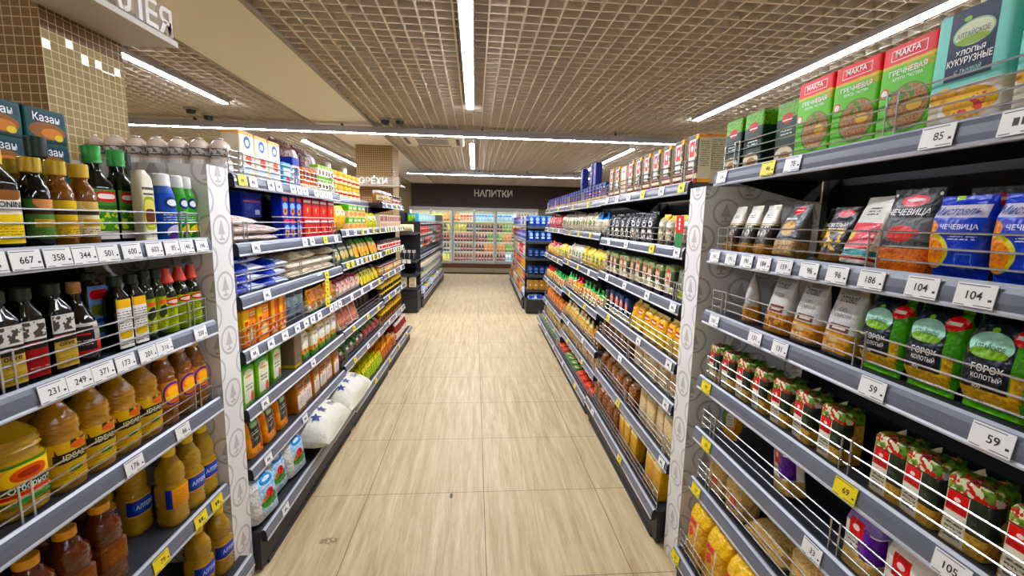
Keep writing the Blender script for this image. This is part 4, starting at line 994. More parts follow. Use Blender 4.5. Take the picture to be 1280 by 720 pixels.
put('blue_box', -1, 2.265, Z, .03, label='light blue box beside the baby cereal on the top shelf', cat='carton')
carton('navy_white', 'milk_powder_tin', .085, .08, .145, 'e6e8ee', [('band', .72, 1, '20358a'), ('blobs', .1, .05, .9, .55, 30, '6a84b8'), ('ell', .5, .58, .3, .1, '20358a')])
put('navy_white', -1, 2.375, Z, .03, label='white and navy pack beside the large brown bags', cat='carton')
pouch('brown_snack', 'snack_bag', .25, .13, .255, '3a1c14', [('blobs', .05, .3, .95, .9, 22, '6a2a1c'), ('rect', .62, .6, .8, .82, 'ece8e4'), ('ell', .35, .4, .2, .16, 'b84a2a'), ('ell', .75, .25, .16, .12, 'e0762a')], style='block', wr=.6)
put('brown_snack', -1, 2.54, Z, .115, label='large dark brown bag at the back of the top shelf, left', cat='bag', group='large dark brown bags')
put('brown_snack', -1, 2.81, Z, .115, label='large dark brown bag at the back of the top shelf, right', cat='bag', group='large dark brown bags')
carton('orange_box', 'spice_carton', .05, .05, .11, 'e2762a', [('rect', .2, .5, .8, .9, '3a2a24'), ('band', 0, .2, 'f0d8b0')])
row('orange_box', -1, 2.45, 2.68, 4, Z, 'small orange and dark carton', 'carton', 'top shelf, '+A1, letter=False)
carton('green_white', 'spice_carton', .048, .05, .075, 'e8ecd8', [('band', .8, 1, '8ac43a'), ('band', 0, .2, '8ac43a'), ('rect', .2, .3, .8, .65, '7a2a24')])
row('green_white', -1, 2.69, 2.95, 5, Z, 'small green and white carton', 'carton', 'top shelf, '+A1, tiers=2)
Z = s_(ZL1[1])
pillow('pink_bag', 'sugar_bag', .19, .2, .036, 'efe4da', [('blobs', 0, 0, 1, 1, 55, 'd8a8a0'), ('blobs', .1, .1, .9, .9, 90, 'f4f0ec')], wr=.5)
for i in range(2): row('pink_bag', -1, 1.77+i*.2, 1.96+i*.2, 1, Z, 'lying pink and white bag', 'bag', ['pile nearest', 'second pile from'][i]+' the white panel, second shelf, bottom', group='lying pink and white bags')
for t in range(1, 3): put('pink_bag', -1, 1.866, Z+.037*t, .03, label=f'lying pink and white bag, {["", "middle", "top"][t]} of the pile at the white panel', cat='bag', group='lying pink and white bags')
put('pink_bag', -1, 2.062, Z+.037, .03, label='lying pink and white bag, top of the second pile from the panel', cat='bag', group='lying pink and white bags')
carton('biscuit', 'biscuit_carton', .072, .05, .104, '1d3aa0', [('band', .8, 1, '16286a'), ('ell', .5, .84, .36, .10, 'd8483a'), ('ell', .5, .52, .34, .16, '8ab4e8'), ('ell', .5, .28, .30, .17, 'd8902e'), ('ell', .5, .3, .16, .09, '5a2a14'), ('band', 0, .06, 'e8d8b8')])
row('biscuit', -1, 2.20, 2.43, 3, Z, 'navy biscuit carton with golden biscuit', 'carton', 'second shelf', tiers=2)
carton('blue_case', 'biscuit_carton', .15, .12, .104, '1c3a9c', [('rect', .05, .62, .95, .66, 'd8503a'), ('rect', .6, .1, .85, .3, 'dfe4ee'), ('lines', .1, .3, .5, .55, 4, '6a84c8')])
for t in range(2): put('blue_case', -1, 2.07, Z+.105*t, .10 if t else .235, label=f'plain blue carton behind the lying pink bags, {["lower", "upper"][t]}', cat='carton', group='plain blue cartons', rz=-3)
carton('red_box', 'tea_carton', .118, .06, .104, 'b8201a', [('rect', .1, .78, .9, .9, 'f0e0d8'), ('rect', .18, .14, .82, .70, 'cc2c1c'), ('ell', .5, .4, .08, .14, 'f0c24a'), ('band', 0, .06, 'f0c8b8')])
row('red_box', -1, 2.45, 2.94, 4, Z, 'bright red carton', 'carton', 'second shelf', tiers=2)
Z = s_(ZL1[2])
pillow('salt_bag', 'salt_bag', .22, .2, .040, 'd4daea', [('rect', .02, .0, .45, 1, '2443a8'), ('blobs', .1, .1, .95, .9, 26, '2d4fb8'), ('rect', .72, .2, .9, .6, '8fa4dc')], wr=.6)
for i, y in enumerate((1.88, 2.12)):
    for t in range(4 - i): put('salt_bag', -1, y, Z+.041*t, .03+.006*(t % 2), rz=(-3, 4, -2, 5)[t], label=f'blue and white salt bag, {["first", "second"][i]} pile from the white panel, {["lowest", "second", "third", "topmost"][t]}', cat='bag', group='blue and white salt bags')
pillow('beige_bag', 'flour_bag', .16, .2, .046, 'd2c4a8', [('blobs', 0, 0, 1, 1, 18, 'e0d4bc'), ('rect', .2, .3, .8, .45, 'd2c2a4')], wr=.7)
for i, y in enumerate((2.34, 2.505, 2.67, 2.84)):
    for t in range((3, 3, 2, 3)[i]): put('beige_bag', -1, y, Z+.047*t, .03+.01*(t % 2), label=f'rolled beige bag, {ORD[i+1]} pile after the salt bags, {["lowest", "middle", "top"][t]}', cat='bag', group='rolled beige bags')
Z = s_(ZL1[3])
carton('corn_flour', 'flour_carton', .095, .055, .150, 'e88a1e', [('rect', .0, .45, .42, .95, 'f0c21e'), ('blobs', .1, .1, .9, .6, 30, 'c8501a'), ('ell', .55, .3, .3, .16, 'e8c88a'), ('rect', .1, .6, .36, .7, 'c8301e'), ('lines', .5, .8, .95, .95, 2, 'fff0d0')])
row('corn_flour', -1, 1.80, 2.01, 2, Z, 'orange and yellow flour carton', 'carton', 'fourth shelf by the white panel', rz=0)
carton('tall_orange', 'flour_carton', .065, .055, .160, 'e2882c', [('rect', .1, .3, .5, .95, 'e8b43a'), ('rect', .55, .3, .95, .95, 'd8662a'), ('ell', .5, .15, .4, .12, 'e8d2a4'), ('blobs', .1, .1, .9, .4, 50, 'c8401e')])
row('tall_orange', -1, 2.03, 2.18, 2, Z, 'slim orange flour carton', 'carton', 'fourth shelf')
bottle('grey_tin', 'grey_canister', rd((0, .043), (.004, .046), (.13, .046), (.135, .047), (.142, .047), (.145, .044)), M('5a5e66', .35, metal=.4), None, None,
       [(.02, .12, 1.2, 1.2, 'a9c4cc', [('band', 0, .5, '6f7a84'), ('blobs', .1, .5, .9, .9, 40, 'e4ecec')])])
row('grey_tin', -1, 2.20, 2.50, 3, Z, 'grey blue canister', 'canister', 'fourth shelf', inset=.06)
pouch('mix_pouch', 'baking_pouch', .085, .05, .135, 'f0b02a', [('blobs', .1, .5, .9, .95, 40, 'd8621e'), ('band', 0, .35, 'ece4d0'), ('ell', .5, .3, .35, .2, 'c8803a'), ('rect', .1, .02, .9, .1, '5f9a2c')])
row('mix_pouch', -1, 2.51, 2.94, 5, Z, 'orange and white baking pouch', 'pouch', 'fourth shelf', rnd=5)
Z = s_(ZL1[4])
pouch('green_flour', 'flour_bag', .098, .06, .165, '6fae2a', [('rect', .15, .1, .85, .80, 'ece8d8'), ('ell', .5, .80, .30, .10, 'f0ecd8'), ('ell', .5, .73, .28, .03, 'd89a2a'), ('lines', .25, .4, .75, .58, 2, '2f5a2a'), ('ell', .72, .2, .12, .13, 'd8502a'), ('band', .93, 1, '3f8a2a')], style='brick', wr=.3)
for i, (y, ins, rz) in enumerate(((1.805, .03, 0), (1.93, .03, -4), (2.10, .05, 0))): put('green_flour', -1, y, Z, ins, rz=rz, label=f'green and white flour bag on the fifth shelf, {ORD[i+1]} from the white panel', cat='bag', group='green and white flour bags')
pouch('rice_pack', 'rice_bag', .098, .06, .17, 'e6dfc8', [('band', .82, 1, 'c8a23a'), ('ell', .5, .6, .42, .2, 'f2eee2'), ('band', .18, .32, 'e0a02a'), ('blobs', .1, .2, .9, .34, 60, 'c8401f'), ('band', 0, .18, '5aa02a'), ('rect', .25, .68, .75, .74, 'b8862a')], style='block', wr=.4)
carton('brown_side', 'rice_carton', .09, .08, .165, '7a6652', [('lines', .1, .3, .9, .9, 12, '3a2e24'), ('band', 0, .1, 'c8a23a')])
row('brown_side', -1, 2.25, 2.36, 1, Z, 'plain brown pack with small print', 'pack', 'fifth shelf before the rice bags')
row('rice_pack', -1, 2.38, 2.95, 5, Z, 'cream rice bag with green foot', 'bag', 'fifth shelf', rnd=4)
Z = s_(ZL1[5])
pouch('black_orange', 'flour_bag', .105, .065, .19, 'f0a01e', [('rect', .15, .22, .85, .92, '1c1f1c'), ('ell', .5, .74, .28, .09, '6f9a6a'), ('ell', .5, .72, .22, .05, 'a9c89a'), ('lines', .25, .5, .75, .62, 2, 'f0eee4'), ('lines', .35, .35, .65, .42, 2, 'd8d4c8'), ('ell', .8, .15, .08, .06, 'd8401f')], style='block', wr=.35)
row('black_orange', -1, 1.80, 2.20, 3, Z, 'orange flour bag with black label', 'bag', 'sixth shelf', rnd=3, lean=3)
pouch('brown_white', 'flour_bag', .105, .065, .17, 'b8773a', [('rect', .08, .12, .92, .66, 'ece4da'), ('blobs', 0, .58, 1, .72, 70, 'b8773a'), ('rect', .2, .76, .75, .84, '4a3a52'), ('lines', .3, .3, .8, .5, 3, '9a5a4a'), ('band', .92, 1, '9a5f2a')], style='brick', wr=.35)
row('brown_white', -1, 2.26, 2.95, 6, Z, 'brown and white flour bag', 'bag', 'sixth shelf', rnd=4)
Z = BL1-.007
pouch('big_sugar', 'sugar_bag', .166, .12, .190, 'e9e8e4', [('rect', .25, .05, 1, .97, 'cfe2f2'), ('blobs', .25, .05, 1, .95, 60, 'a9cdec'), ('ell', .62, .78, .26, .10, '4a9ad8'), ('ell', .62, .79, .15, .04, 'e8f2fa'), ('ell', .55, .34, .30, .12, '2f7a2c'), ('ell', .62, .46, .15, .10, 'd8401c'), ('ell', .42, .40, .12, .05, 'c87a2a'), ('ell', .6, .24, .26, .05, '4f9a34'), ('rect', .25, .6, 1, .63, '8fbfe8')], style='block', wr=.6, rough=.35)
for i, (y, ins, rz) in enumerate(((1.80, -.03, -7), (1.968, .0, -4), (2.133, -.02, -6))):
    put('big_sugar', -1, y, Z, ins, rz=rz, lean=7, label=f'large white and blue sugar bag with vegetables, {["nearest", "middle", "farthest"][i]} of three on base', cat='bag', group='large white and blue sugar bags')
def star(cx, cz, r): return [(cx+math.sin(k*PI/5)*(r if k % 2 == 0 else r*.42), cz+math.cos(k*PI/5)*(r if k % 2 == 0 else r*.42)) for k in range(10)]
pillow('white_sack', 'sugar_sack', .45, .36, .165, 'e8e4d6', [], wr=.35, rough=.5, jit=.008, texts=[('10 кг', .10, -.09, .035, .12, '2a3458', .01)], nx=30, ny=24)
K = KIND['white_sack']; b = MB()
for t in range(24):
    a, c = -.20+.40*t/24, -.20+.40*(t+1)/24
    b.tube((a, -.1795, .053), (c, -.1795, .053), .0035, 5)
def on_sack(x, y):
    tx, ty = min(1, abs(2*x/.45)), min(1, abs(2*y/.36)); t = max(0, 1-tx**2.6)**.5*max(0, 1-ty**2.6)**.5
    return (x, y, .165*.32+.165*.68*t+noise.noise(Vector((x*14+hash_('white_sack'), y*14, 1)))*.008*min(1, t*2)+.004)
for sx in (-.13, -.04):
    c = MB(); c.v = [on_sack(x, y) for x, y in star(sx, -.075, .034)]+[on_sack(sx, -.075)]
    for k in range(10): c.face((10, (k+1) % 10, k))
    K.parts.append(('printed_star', c.mesh('printed_star', M('2a3a8a', .5), False)))
K.parts.append(('sewn_seam', b.mesh('sewn_seam', M('cfc8b4', .7), False)))
put('white_sack', -1, 2.455, Z+.026, -.115, rz=2, roll=2, lean=-5, label='white sugar sack with blue stars beside the blue sugar bags', cat='sack', group='white sugar sacks')
put('white_sack', -1, 2.93, Z+.026, -.115, rz=-2, roll=-2, lean=-5, label='white sugar sack behind the starred one, farther along the base', cat='sack', group='white sugar sacks')
LN1 = [f'left bay one {w} rail' for w in ('top', 'second', 'third', 'fourth', 'fifth', 'sixth', 'base')]
tickets(-1, ZL1[0], LN1[0], [(1.79, '', 1)]+[(1.87+.075*k, '') for k in range(13) if k not in (1, 4, 8)])
tickets(-1, ZL1[1], LN1[1], [(1.86, ''), (2.36, ''), (2.46, ''), (2.66, '', 1), (2.85, '')])
tickets(-1, ZL1[2], LN1[2], [(1.93, ''), (2.66, '', 1)])
for k in range(4):     # a strip of yellow tickets hanging from the rail
    o, _ = ticket(-1, 2.66, ZL1[2]-.042*(k+1), '', 1, LN1[2]); o['label'] = f'yellow price ticket in the hanging strip below left third rail, {["uppermost", "second", "third", "lowest"][k]}'
tickets(-1, ZL1[3], LN1[3], [(1.80+.14*k, '') for k in range(4)]+[(2.33, ''), (2.42, ''), (2.52, ''), (2.72, ''), (2.80, ''), (2.88, '')])
tickets(-1, ZL1[4], LN1[4], [(1.86, ''), (2.40, '')])
tickets(-1, ZL1[5], LN1[5], [(1.86, ''), (2.26, '')])
tickets(-1, BL1-.05, LN1[6], [(1.87, '')], F=FRONT[-1]-.055)

# ================================================================ left, second and third far bays
A2, A3 = 'left bay two', 'left bay three'
Z = s_(ZL2[0])
bottle('yellow_jar', 'mustard_jar', rd((0, .036), (.004, .040), (.065, .040), (.075, .034)), M('d8a83a', .15, coat=.4), cyl(.074, .098, .039), M('f0c81e', .35), [(.012, .060, 1.3, 1.3, 'e8dcb0', [('band', .4, .7, 'b8402a')])])
bottle('dark_lid_jar', 'sauce_jar', rd((0, .036), (.004, .040), (.065, .040), (.075, .034)), M('7a2a1c', .12, coat=.4), cyl(.074, .094, .039), M('26221f', .35), [(.012, .060, 1.3, 1.3, 'e4d8c4', [('ell', .5, .5, .3, .35, 'c8402a')])])
for t in range(2): row('yellow_jar', -1, 3.25, 4.10, 7, Z+.099*t, f'yellow lidded jar in the {["lower", "upper"][t]} tier', 'jar', 'top of '+A2, inset=.16, group='yellow lidded jars')
Z = s_(ZL2[1])
pouch('yellow_chip', 'chip_bag', .105, .06, .17, 'f0c01e', [('ell', .5, .4, .36, .2, 'e8a02a'), ('rect', .15, .65, .85, .82, 'e8e0d0'), ('ell', .4, .74, .15, .06, 'c83a5a')], style='pillow')
for t in range(1): row('yellow_chip', -1, 2.99, 3.22, 2, Z+.11*t, 'yellow snack bag', 'bag', A2+' second shelf', lean=0, stepz=.14, group='yellow snack bags')
carton('green_cup', 'noodle_cup', .11, .1, .085, 'e8c49a', [('band', .55, 1, '5aa838'), ('rect', .1, .68, .7, .86, 'e8f0dc'), ('ell', .5, .3, .4, .2, 'd88a4a'), ('rect', .8, .5, 1, .9, 'd0322a')])
row('green_cup', -1, 3.24, 3.72, 4, Z, 'green and peach noodle cup', 'cup', A2+' second shelf', tiers=2)
pouch('noodle_bag', 'noodle_bag', .09, .045, .13, 'd8c85a', [('blobs', .1, .2, .9, .8, 40, '3f6a2c'), ('rect', .2, .6, .8, .75, 'ece8dc')], style='pillow')
row('noodle_bag', -1, 3.74, 4.14, 4, Z, 'green and yellow noodle bag', 'bag', A2+' second shelf', lean=14, rnd=8)
Z = s_(ZL2[2])
pouch('soup_sachet', 'soup_sachet', .095, .025, .15, 'e0b828', [('band', .72, 1, '3f8a34'), ('ell', .5, .3, .4, .2, 'd8884a'), ('rect', .1, .55, .9, .66, 'f0ecd8')], style='pillow')
pouch('soup_sachet_dark', 'soup_sachet', .095, .025, .15, '2f4a2a', [('band', .72, 1, '24301f'), ('ell', .5, .3, .4, .2, 'c8a86a'), ('rect', .1, .55, .9, .66, 'e8e4d0')], style='pillow')
row('soup_sachet_dark', -1, 3.00, 3.42, 4, Z, 'dark green soup sachet', 'sachet', A2+' third shelf', lean=20)
row('soup_sachet', -1, 3.44, 4.14, 6, Z, 'yellow soup sachet', 'sachet', A2+' third shelf', lean=22)
Z = s_(ZL2[3])
pouch('pink_pack', 'noodle_bag', .11, .05, .12, 'd8b8a4', [('blobs', .1, .2, .9, .8, 35, 'a83a34'), ('band', .8, 1, '8a2f34'), ('rect', .2, .1, .8, .3, 'ece0d4')], style='pillow')
row('pink_pack', -1, 2.99, 3.55, 5, Z, 'pink and red noodle pack', 'pack', A2+' fourth shelf', lean=16)
pouch('lemon_sachet', 'seasoning_sachet', .085, .025, .135, 'e6cc22', [('blobs', .1, .1, .9, .7, 30, '5f8a2a'), ('band', .8, 1, '3a3a22')], style='pillow')
row('lemon_sachet', -1, 3.57, 4.14, 6, Z, 'lemon yellow seasoning sachet', 'sachet', A2+' fourth shelf', lean=24)
Z = s_(ZL2[4])
carton('meat_pack', 'food_pack', .12, .03, .165, 'd8c4b4', [('rect', .12, .1, .88, .9, 'a8564a'), ('ell', .5, .4, .34, .25, 'd88a6a'), ('rect', .2, .72, .8, .84, '8a2a24')])
row('meat_pack', -1, 2.99, 3.42, 3, Z, 'pale pack with meat picture', 'pack', A2+' fifth shelf', lean=18, rz=-8)
pouch('bean_pack', 'spice_bag', .09, .04, .11, '2a2420', [('ell', .5, .4, .3, .2, '6a4a2a'), ('band', .8, 1, '4a3a2a')], style='pillow')
row('bean_pack', -1, 3.48, 4.14, 6, Z, 'dark brown spice bag', 'bag', A2+' fifth shelf', inset=.12)
Z = s_(ZL2[5])
pouch('veg_tray', 'vegetable_pack', .12, .06, .10, '1f2c1a', [('blobs', 0, .3, 1, 1, 30, '4a8a34'), ('blobs', .1, .1, .9, .6, 40, 'c8302a'), ('rect', .3, .5, .7, .7, 'e8e0d0')], style='pillow')
row('veg_tray', -1, 2.99, 3.62, 5, Z, 'dark green vegetable pack', 'pack', A2+' sixth shelf', lean=15)
pouch('red_tomato', 'vegetable_pack', .10, .06, .10, '8a1f1a', [('blobs', 0, .2, 1, 1, 35, 'd8402c'), ('band', .8, 1, '4a8a34')], style='pillow')
row('red_tomato', -1, 3.64, 4.14, 4, Z, 'red vegetable pack', 'pack', A2+' sixth shelf', lean=15)
Z = BL2-.007
pouch('lime_stick', 'puree_pouch', .042, .03, .12, 'b8cc22', [('band', .75, 1, 'e8c81e'), ('blobs', .1, .1, .9, .7, 60, '3f7a22')], style='stand', seg=16)
pouch('amber_stick', 'puree_pouch', .042, .03, .12, 'c8781e', [('band', .75, 1, 'e8a81e'), ('blobs', .1, .1, .9, .7, 60, '7a2a14')], style='stand', seg=16)
for r in range(5):
    row('lime_stick', -1, 3.27, 3.98, 14, Z, f'lime puree pouch in {ORD[r+1]} rank', 'pouch', A2+' base', inset=-.02+.052*r, lean=6, group='lime puree pouches', rnd=10)
    row('amber_stick', -1, 4.0, 4.62, 12, Z, f'amber puree pouch in {ORD[r+1]} rank', 'pouch', A3+' base', inset=-.02+.052*r, lean=6, group='amber puree pouches', rnd=10)
bottle('sauce_bottle', 'sauce_bottle', rd((0, .026), (.004, .029), (.10, .029), (.13, .016), (.16, .012), (.165, .012)), M('8a2a1c', .12, coat=.4), cyl(.16, .185, .014), M('f0ece8', .4), [(.02, .09, 1.5, 1.5, 'e8e0d4', [('blobs', .1, .1, .9, .9, 60, 'c8302a')])])
for r in range(2): row('sauce_bottle', -1, 4.66, 5.25, 9, Z, f'red sauce bottle in the {["front", "second"][r]} rank', 'bottle', A3+' base', inset=-.02+.065*r, group='red sauce bottles')
Z = s_(ZL3[0])
bottle('honey_jar', 'honey_jar', rd((0, .034), (.004, .038), (.08, .038), (.092, .032)), M('a8641c', .12, coat=.4), cyl(.09, .112, .036), M('ece8e0', .4), [(.015, .07, 1.4, 1.4, 'e8d8b8', [('ell', .5, .5, .3, .3, 'd8901e'), ('band', 0, .15, '3a2a1c')])])
row('honey_jar', -1, 4.20, 4.75, 6, Z, 'amber honey jar with pale lid', 'jar', A3+' top shelf')
row('dark_lid_jar', -1, 4.77, 5.25, 5, Z, 'red sauce jar with dark lid', 'jar', A3+' top shelf')
Z = s_(ZL3[1])
carton('spice_rack_box', 'spice_carton', .07, .05, .12, 'd8cdbc', [('rect', .1, .5, .9, .9, '8a2f24'), ('ell', .5, .25, .3, .16, 'c88a3a')])
row('spice_rack_box', -1, 4.20, 5.24, 12, Z, 'small cream spice carton', 'carton', A3+' second shelf')
Z = s_(ZL3[2])
row('dark_lid_jar', -1, 4.20, 5.24, 11, Z, 'red sauce jar with dark lid', 'jar', A3+' third shelf')
Z = s_(ZL3[3])
bottle('tin_amber', 'food_tin', rd((0, .037), (.003, .039), (.078, .039), (.081, .0375)), M('b8b4ac', .3, metal=.7), None, None, [(.005, .076, 3.1, 3.1, 'e0942a', [('ell', .5, .5, .18, .34, 'f0dca8'), ('band', .85, 1, '8a2a1c')])])
row('tin_amber', -1, 4.20, 5.24, 11, Z, 'amber food tin', 'tin', A3+' fourth shelf')
Z = s_(ZL3[4])
bottle('coffee_jar', 'coffee_jar', rd((0, .037), (.004, .040), (.06, .040), (.085, .036)), M('241712', .12, coat=.4), cyl(.084, .112, .038), M('e8bc1e', .35), [(.012, .058, 1.3, 1.3, '2a2018', [('rect', .1, .4, .9, .8, 'e0c23a')])])
row('coffee_jar', -1, 4.20, 5.24, 11, Z, 'dark coffee jar with yellow lid', 'jar', A3+' fifth shelf')
Z = s_(ZL3[5])
bottle('brown_can', 'coffee_tin', rd((0, .039), (.003, .041), (.125, .041), (.13, .039)), M('c89a3a', .3, metal=.3), None, None, [(.006, .12, 3.1, 3.1, 'a8701e', [('band', .7, .9, 'e8c84a'), ('ell', .5, .4, .16, .25, '3a2214')])])
row('brown_can', -1, 4.20, 5.24, 11, Z, 'golden brown coffee tin', 'tin', A3+' sixth shelf')
rng = random.Random(3)
def many(n, y0, y1, py): return [(y0+(y1-y0)*(i+.5)/n+rng.uniform(-.02, .02), '', 1 if rng.random() < py else 0) for i in range(n)]
for i, n in ((1, 6), (2, 9), (3, 4), (4, 3), (5, 3)): tickets(-1, ZL2[i], f'left bay two {sh(i)[:-6]} rail', many(n, 3.0, 4.1, .5))
for i, n in ((0, 4), (1, 8), (2, 8), (3, 3), (4, 3), (5, 3)): tickets(-1, ZL3[i], f'left bay three {sh(i)[:-6]} rail', many(n, 4.2, 5.2, .4))
tickets(-1, BL2-.05, 'left bays two and three base rail', many(4, 3.3, 5.3, .6), F=FRONT[-1]-.055)

# ================================================================ right, first far bay
B1 = 'right bay one'
Z = s_(ZR1[0])
carton('uvelka', 'cereal_carton', .098, .06, .19, '3a3430', [('rect', .22, .3, .74, .92, 'e8e2d8'), ('rect', .26, .56, .70, .88, 'd8262a'), ('ell', .48, .74, .10, .07, 'f4e4e0'), ('blobs', .74, .2, 1, 1, 30, 'd8a83a'), ('blobs', 0, .55, .22, 1, 26, '7a6a5a'), ('blobs', 0, 0, 1, .28, 45, 'b8402a'), ('band', .1, .2, 'd8c8a8')], top='c8b48a', side=('cdc1a2', [('lines', .15, .35, .85, .9, 12, '6a5f48'), ('band', 0, .08, 'e0a03a'), ('band', .95, 1, 'e08a3a')]))
carton('uvelka_pale', 'cereal_carton', .092, .06, .175, 'd8c2b0', [('rect', .15, .15, .85, .92, 'e4d2c2'), ('rect', .2, .8, .8, .88, '8a7a6c'), ('ell', .5, .4, .28, .2, 'c8a48a')])
carton('beige_back', 'cereal_carton', .098, .06, .195, 'cdc1a2', [('lines', .12, .3, .9, .92, 14, '6a5f48'), ('band', .95, 1, 'e08a3a')])
def uv(i, n): return 'uvelka'
ys = [1.855+.131*i for i in range(10)]
for i, y in enumerate(ys):
    k = 'uvelka_pale' if i == 7 else 'uvelka'
    put(k, 1, y, Z, .03, label=('pale pink cereal carton among the red badged ones' if i == 7 else f'dark cereal carton with red badge, {ORD[i+1]} from the white panel, top shelf'), cat='carton', group='dark cereal cartons with red badge' if i != 7 else None)
put('beige_back', 1, 1.856, Z, .10, rz=90, label='beige cereal carton side with small print, front one by the right panel', cat='carton', group='beige carton sides')
put('beige_back', 1, 1.856, Z, .21, rz=90, label='beige cereal carton side with small print, rear one by the right panel', cat='carton', group='beige carton sides')
Z = s_(ZR1[1])
pouch('black_bag', 'buckwheat_bag', .09, .06, .165, '1a1a1c', [('ell', .5, .62, .3, .10, 'd8d8d8'), ('rect', .3, .58, .7, .66, '2a2a2c'), ('ell', .5, .3, .36, .16, 'e4e0d8'), ('blobs', .1, .1, .9, .4, 40, '8a7a6a'), ('band', .9, .97, '4a4a4c')], style='block', wr=.8, rough=.18)
row('black_bag', 1, 2.24, 3.12, 9, Z, 'shiny black grain bag', 'bag', B1+' second shelf', rnd=6)
pouch('stripe_bag', 'grain_bag', .085, .06, .15, 'b8a88a', [('rect', .1, .62, .6, .74, 'e4e6ea'), ('blobs', .0, .0, 1, .6, 45, '4a4438'), ('band', .85, 1, 'e8c868'), ('ell', .5, .35, .3, .18, 'd8cdb0')], style='block', wr=.6)
row('stripe_bag', 1, 1.83, 2.21, 4, Z, 'beige striped grain bag', 'bag', B1+' second shelf by panel')
b = MB(); b.box(-.035, -.004, -.065, .035, -.003, .065); o = obj('shelf_talker', b.mesh('shelf_talker', print_mat('talker', 'd8262a', [], .5), False), None, (FRONT[1]+.006, 1.86, ZR1[1]+.115), (0, 0, -PI/2))
b = MB(); b.box(-.035, -.0045, -.065, .035, -.0041, -.005); obj('green_half', b.mesh('green_half', M('1f7a3f', .5), False), o)
b = MB()
for k in range(3): b.tube((0, -.0050, .048-.017*k), (0, -.0044, .048-.017*k), .0075, 14)
obj('pale_marks', b.mesh('pale_marks', M('f4e4e0', .5), False), o)
tag(o, 'red and green hanging card clipped to the wire by the right panel', 'card')
Z = s_(ZR1[2])
pouch('red_label', 'grain_bag', .09, .055, .155, 'd8c8a0', [('band', .72, 1, ('g', '8a9a6a', '4a5a3a', 60)), ('rect', .28, .46, .58, .86, 'cf2a2a'), ('rect', .28, .18, .62, .46, 'ece6da'), ('rect', .7, .3, 1, .8, '3f4a3a'), ('band', 0, .14, '3a2030'), ('ell', .43, .68, .1, .08, 'f4dcd8')], style='brick', wr=.4)
row('red_label', 1, 1.98, 3.12, 11, Z, 'grain bag with red label', 'bag', B1+' third shelf', rnd=5)
pouch('grey_green', 'grain_bag', .085, .055, .15, '6a7058', [('blobs', .1, .1, .9, .9, 50, '9aa07a'), ('rect', .3, .1, .8, .3, 'b8cc3a')], style='brick')
row('grey_green', 1, 1.83, 1.96, 1, Z, 'grey green grain bag', 'bag', 'third shelf beside the right panel')
Z = s_(ZR1[3])
pouch('navy_pack', 'rice_bag', .085, .055, .165, '1c2850', [('ell', .5, .62, .34, .16, 'd87a5a'), ('ell', .5, .72, .16, .1, 'e8b89a'), ('band', .0, .24, 'd8c8a0'), ('rect', .2, .4, .8, .46, 'e8e4dc')], style='brick')
row('navy_pack', 1, 2.56, 2.98, 4, Z, 'navy rice pack', 'pack', B1+' fourth shelf')
pouch('green_pack', 'rice_bag', .075, .05, .15, '2a3a24', [('rect', .1, .1, .5, .9, '8ac42a'), ('band', .7, 1, '1a2234')], style='brick')
row('green_pack', 1, 2.99, 3.12, 1, Z, 'dark green and lime rice pack', 'pack', 'fourth shelf beyond the navy packs')
pouch('yellow_pack', 'groats_bag', .088, .06, .165, 'e6b422', [('rect', .15, .60, .85, .76, 'b8302a'), ('rect', .2, .64, .8, .70, 'f0dcc8'), ('band', .9, 1, 'efd98a'), ('blobs', .1, .05, .9, .5, 35, 'e8c85a')], style='block', wr=.4)
row('yellow_pack', 1, 1.83, 2.30, 5, Z, 'yellow groats pack with red strip', 'pack', B1+' fourth shelf', rnd=4)
row('yellow_pack', 1, 2.34, 2.54, 2, Z, 'yellow groats pack nearest the navy packs', 'pack', B1+' fourth shelf', rnd=12, lean=8)
Z = s_(ZR1[4])
BUCKW = ('g', '8a5530', '5a3218', 160)
pouch('buckwheat', 'buckwheat_bag', .105, .075, .155, BUCKW, [('band', .86, 1, 'b08a6a'), ('rect', .2, .4, .6, .66, 'a86a4a')], style='block', rough=.18, wr=.7)
row('buckwheat', 1, 2.46, 3.12, 5, Z, 'clear bag of brown buckwheat', 'bag', B1+' fifth shelf', rnd=8)
CREAM = ('g', 'e2cba0', 'c8a878', 170)
pouch('cream_groats', 'groats_bag', .11, .075, .15, CREAM, [('band', .85, 1, 'e0d4bc'), ('ell', .5, .4, .2, .12, 'd89a7a')], style='block', rough=.2, wr=.6)
row('cream_groats', 1, 1.83, 2.43, 5, Z, 'clear bag of cream groats', 'bag', B1+' fifth shelf', rnd=6)
Z = s_(ZR1[5])
row('buckwheat', 1, 2.36, 3.12, 6, Z, 'clear bag of brown buckwheat', 'bag', B1+' sixth shelf', rnd=8)
pouch('cream_brick', 'groats_bag', .095, .07, .185, CREAM, [('band', .88, 1, 'd8ccb4')], style='brick', rough=.22, wr=.5)
row('cream_brick', 1, 1.84, 2.32, 4, Z, 'tall clear pack of cream groats', 'pack', B1+' sixth shelf', rnd=6)
Z = BR1-.007
pouch('golden_groats', 'groats_bag', .095, .065, .164, ('g', 'd9a84a', 'b8842a', 200), [('band', .86, 1, 'dcc48a')], style='brick', rough=.2, wr=.5)
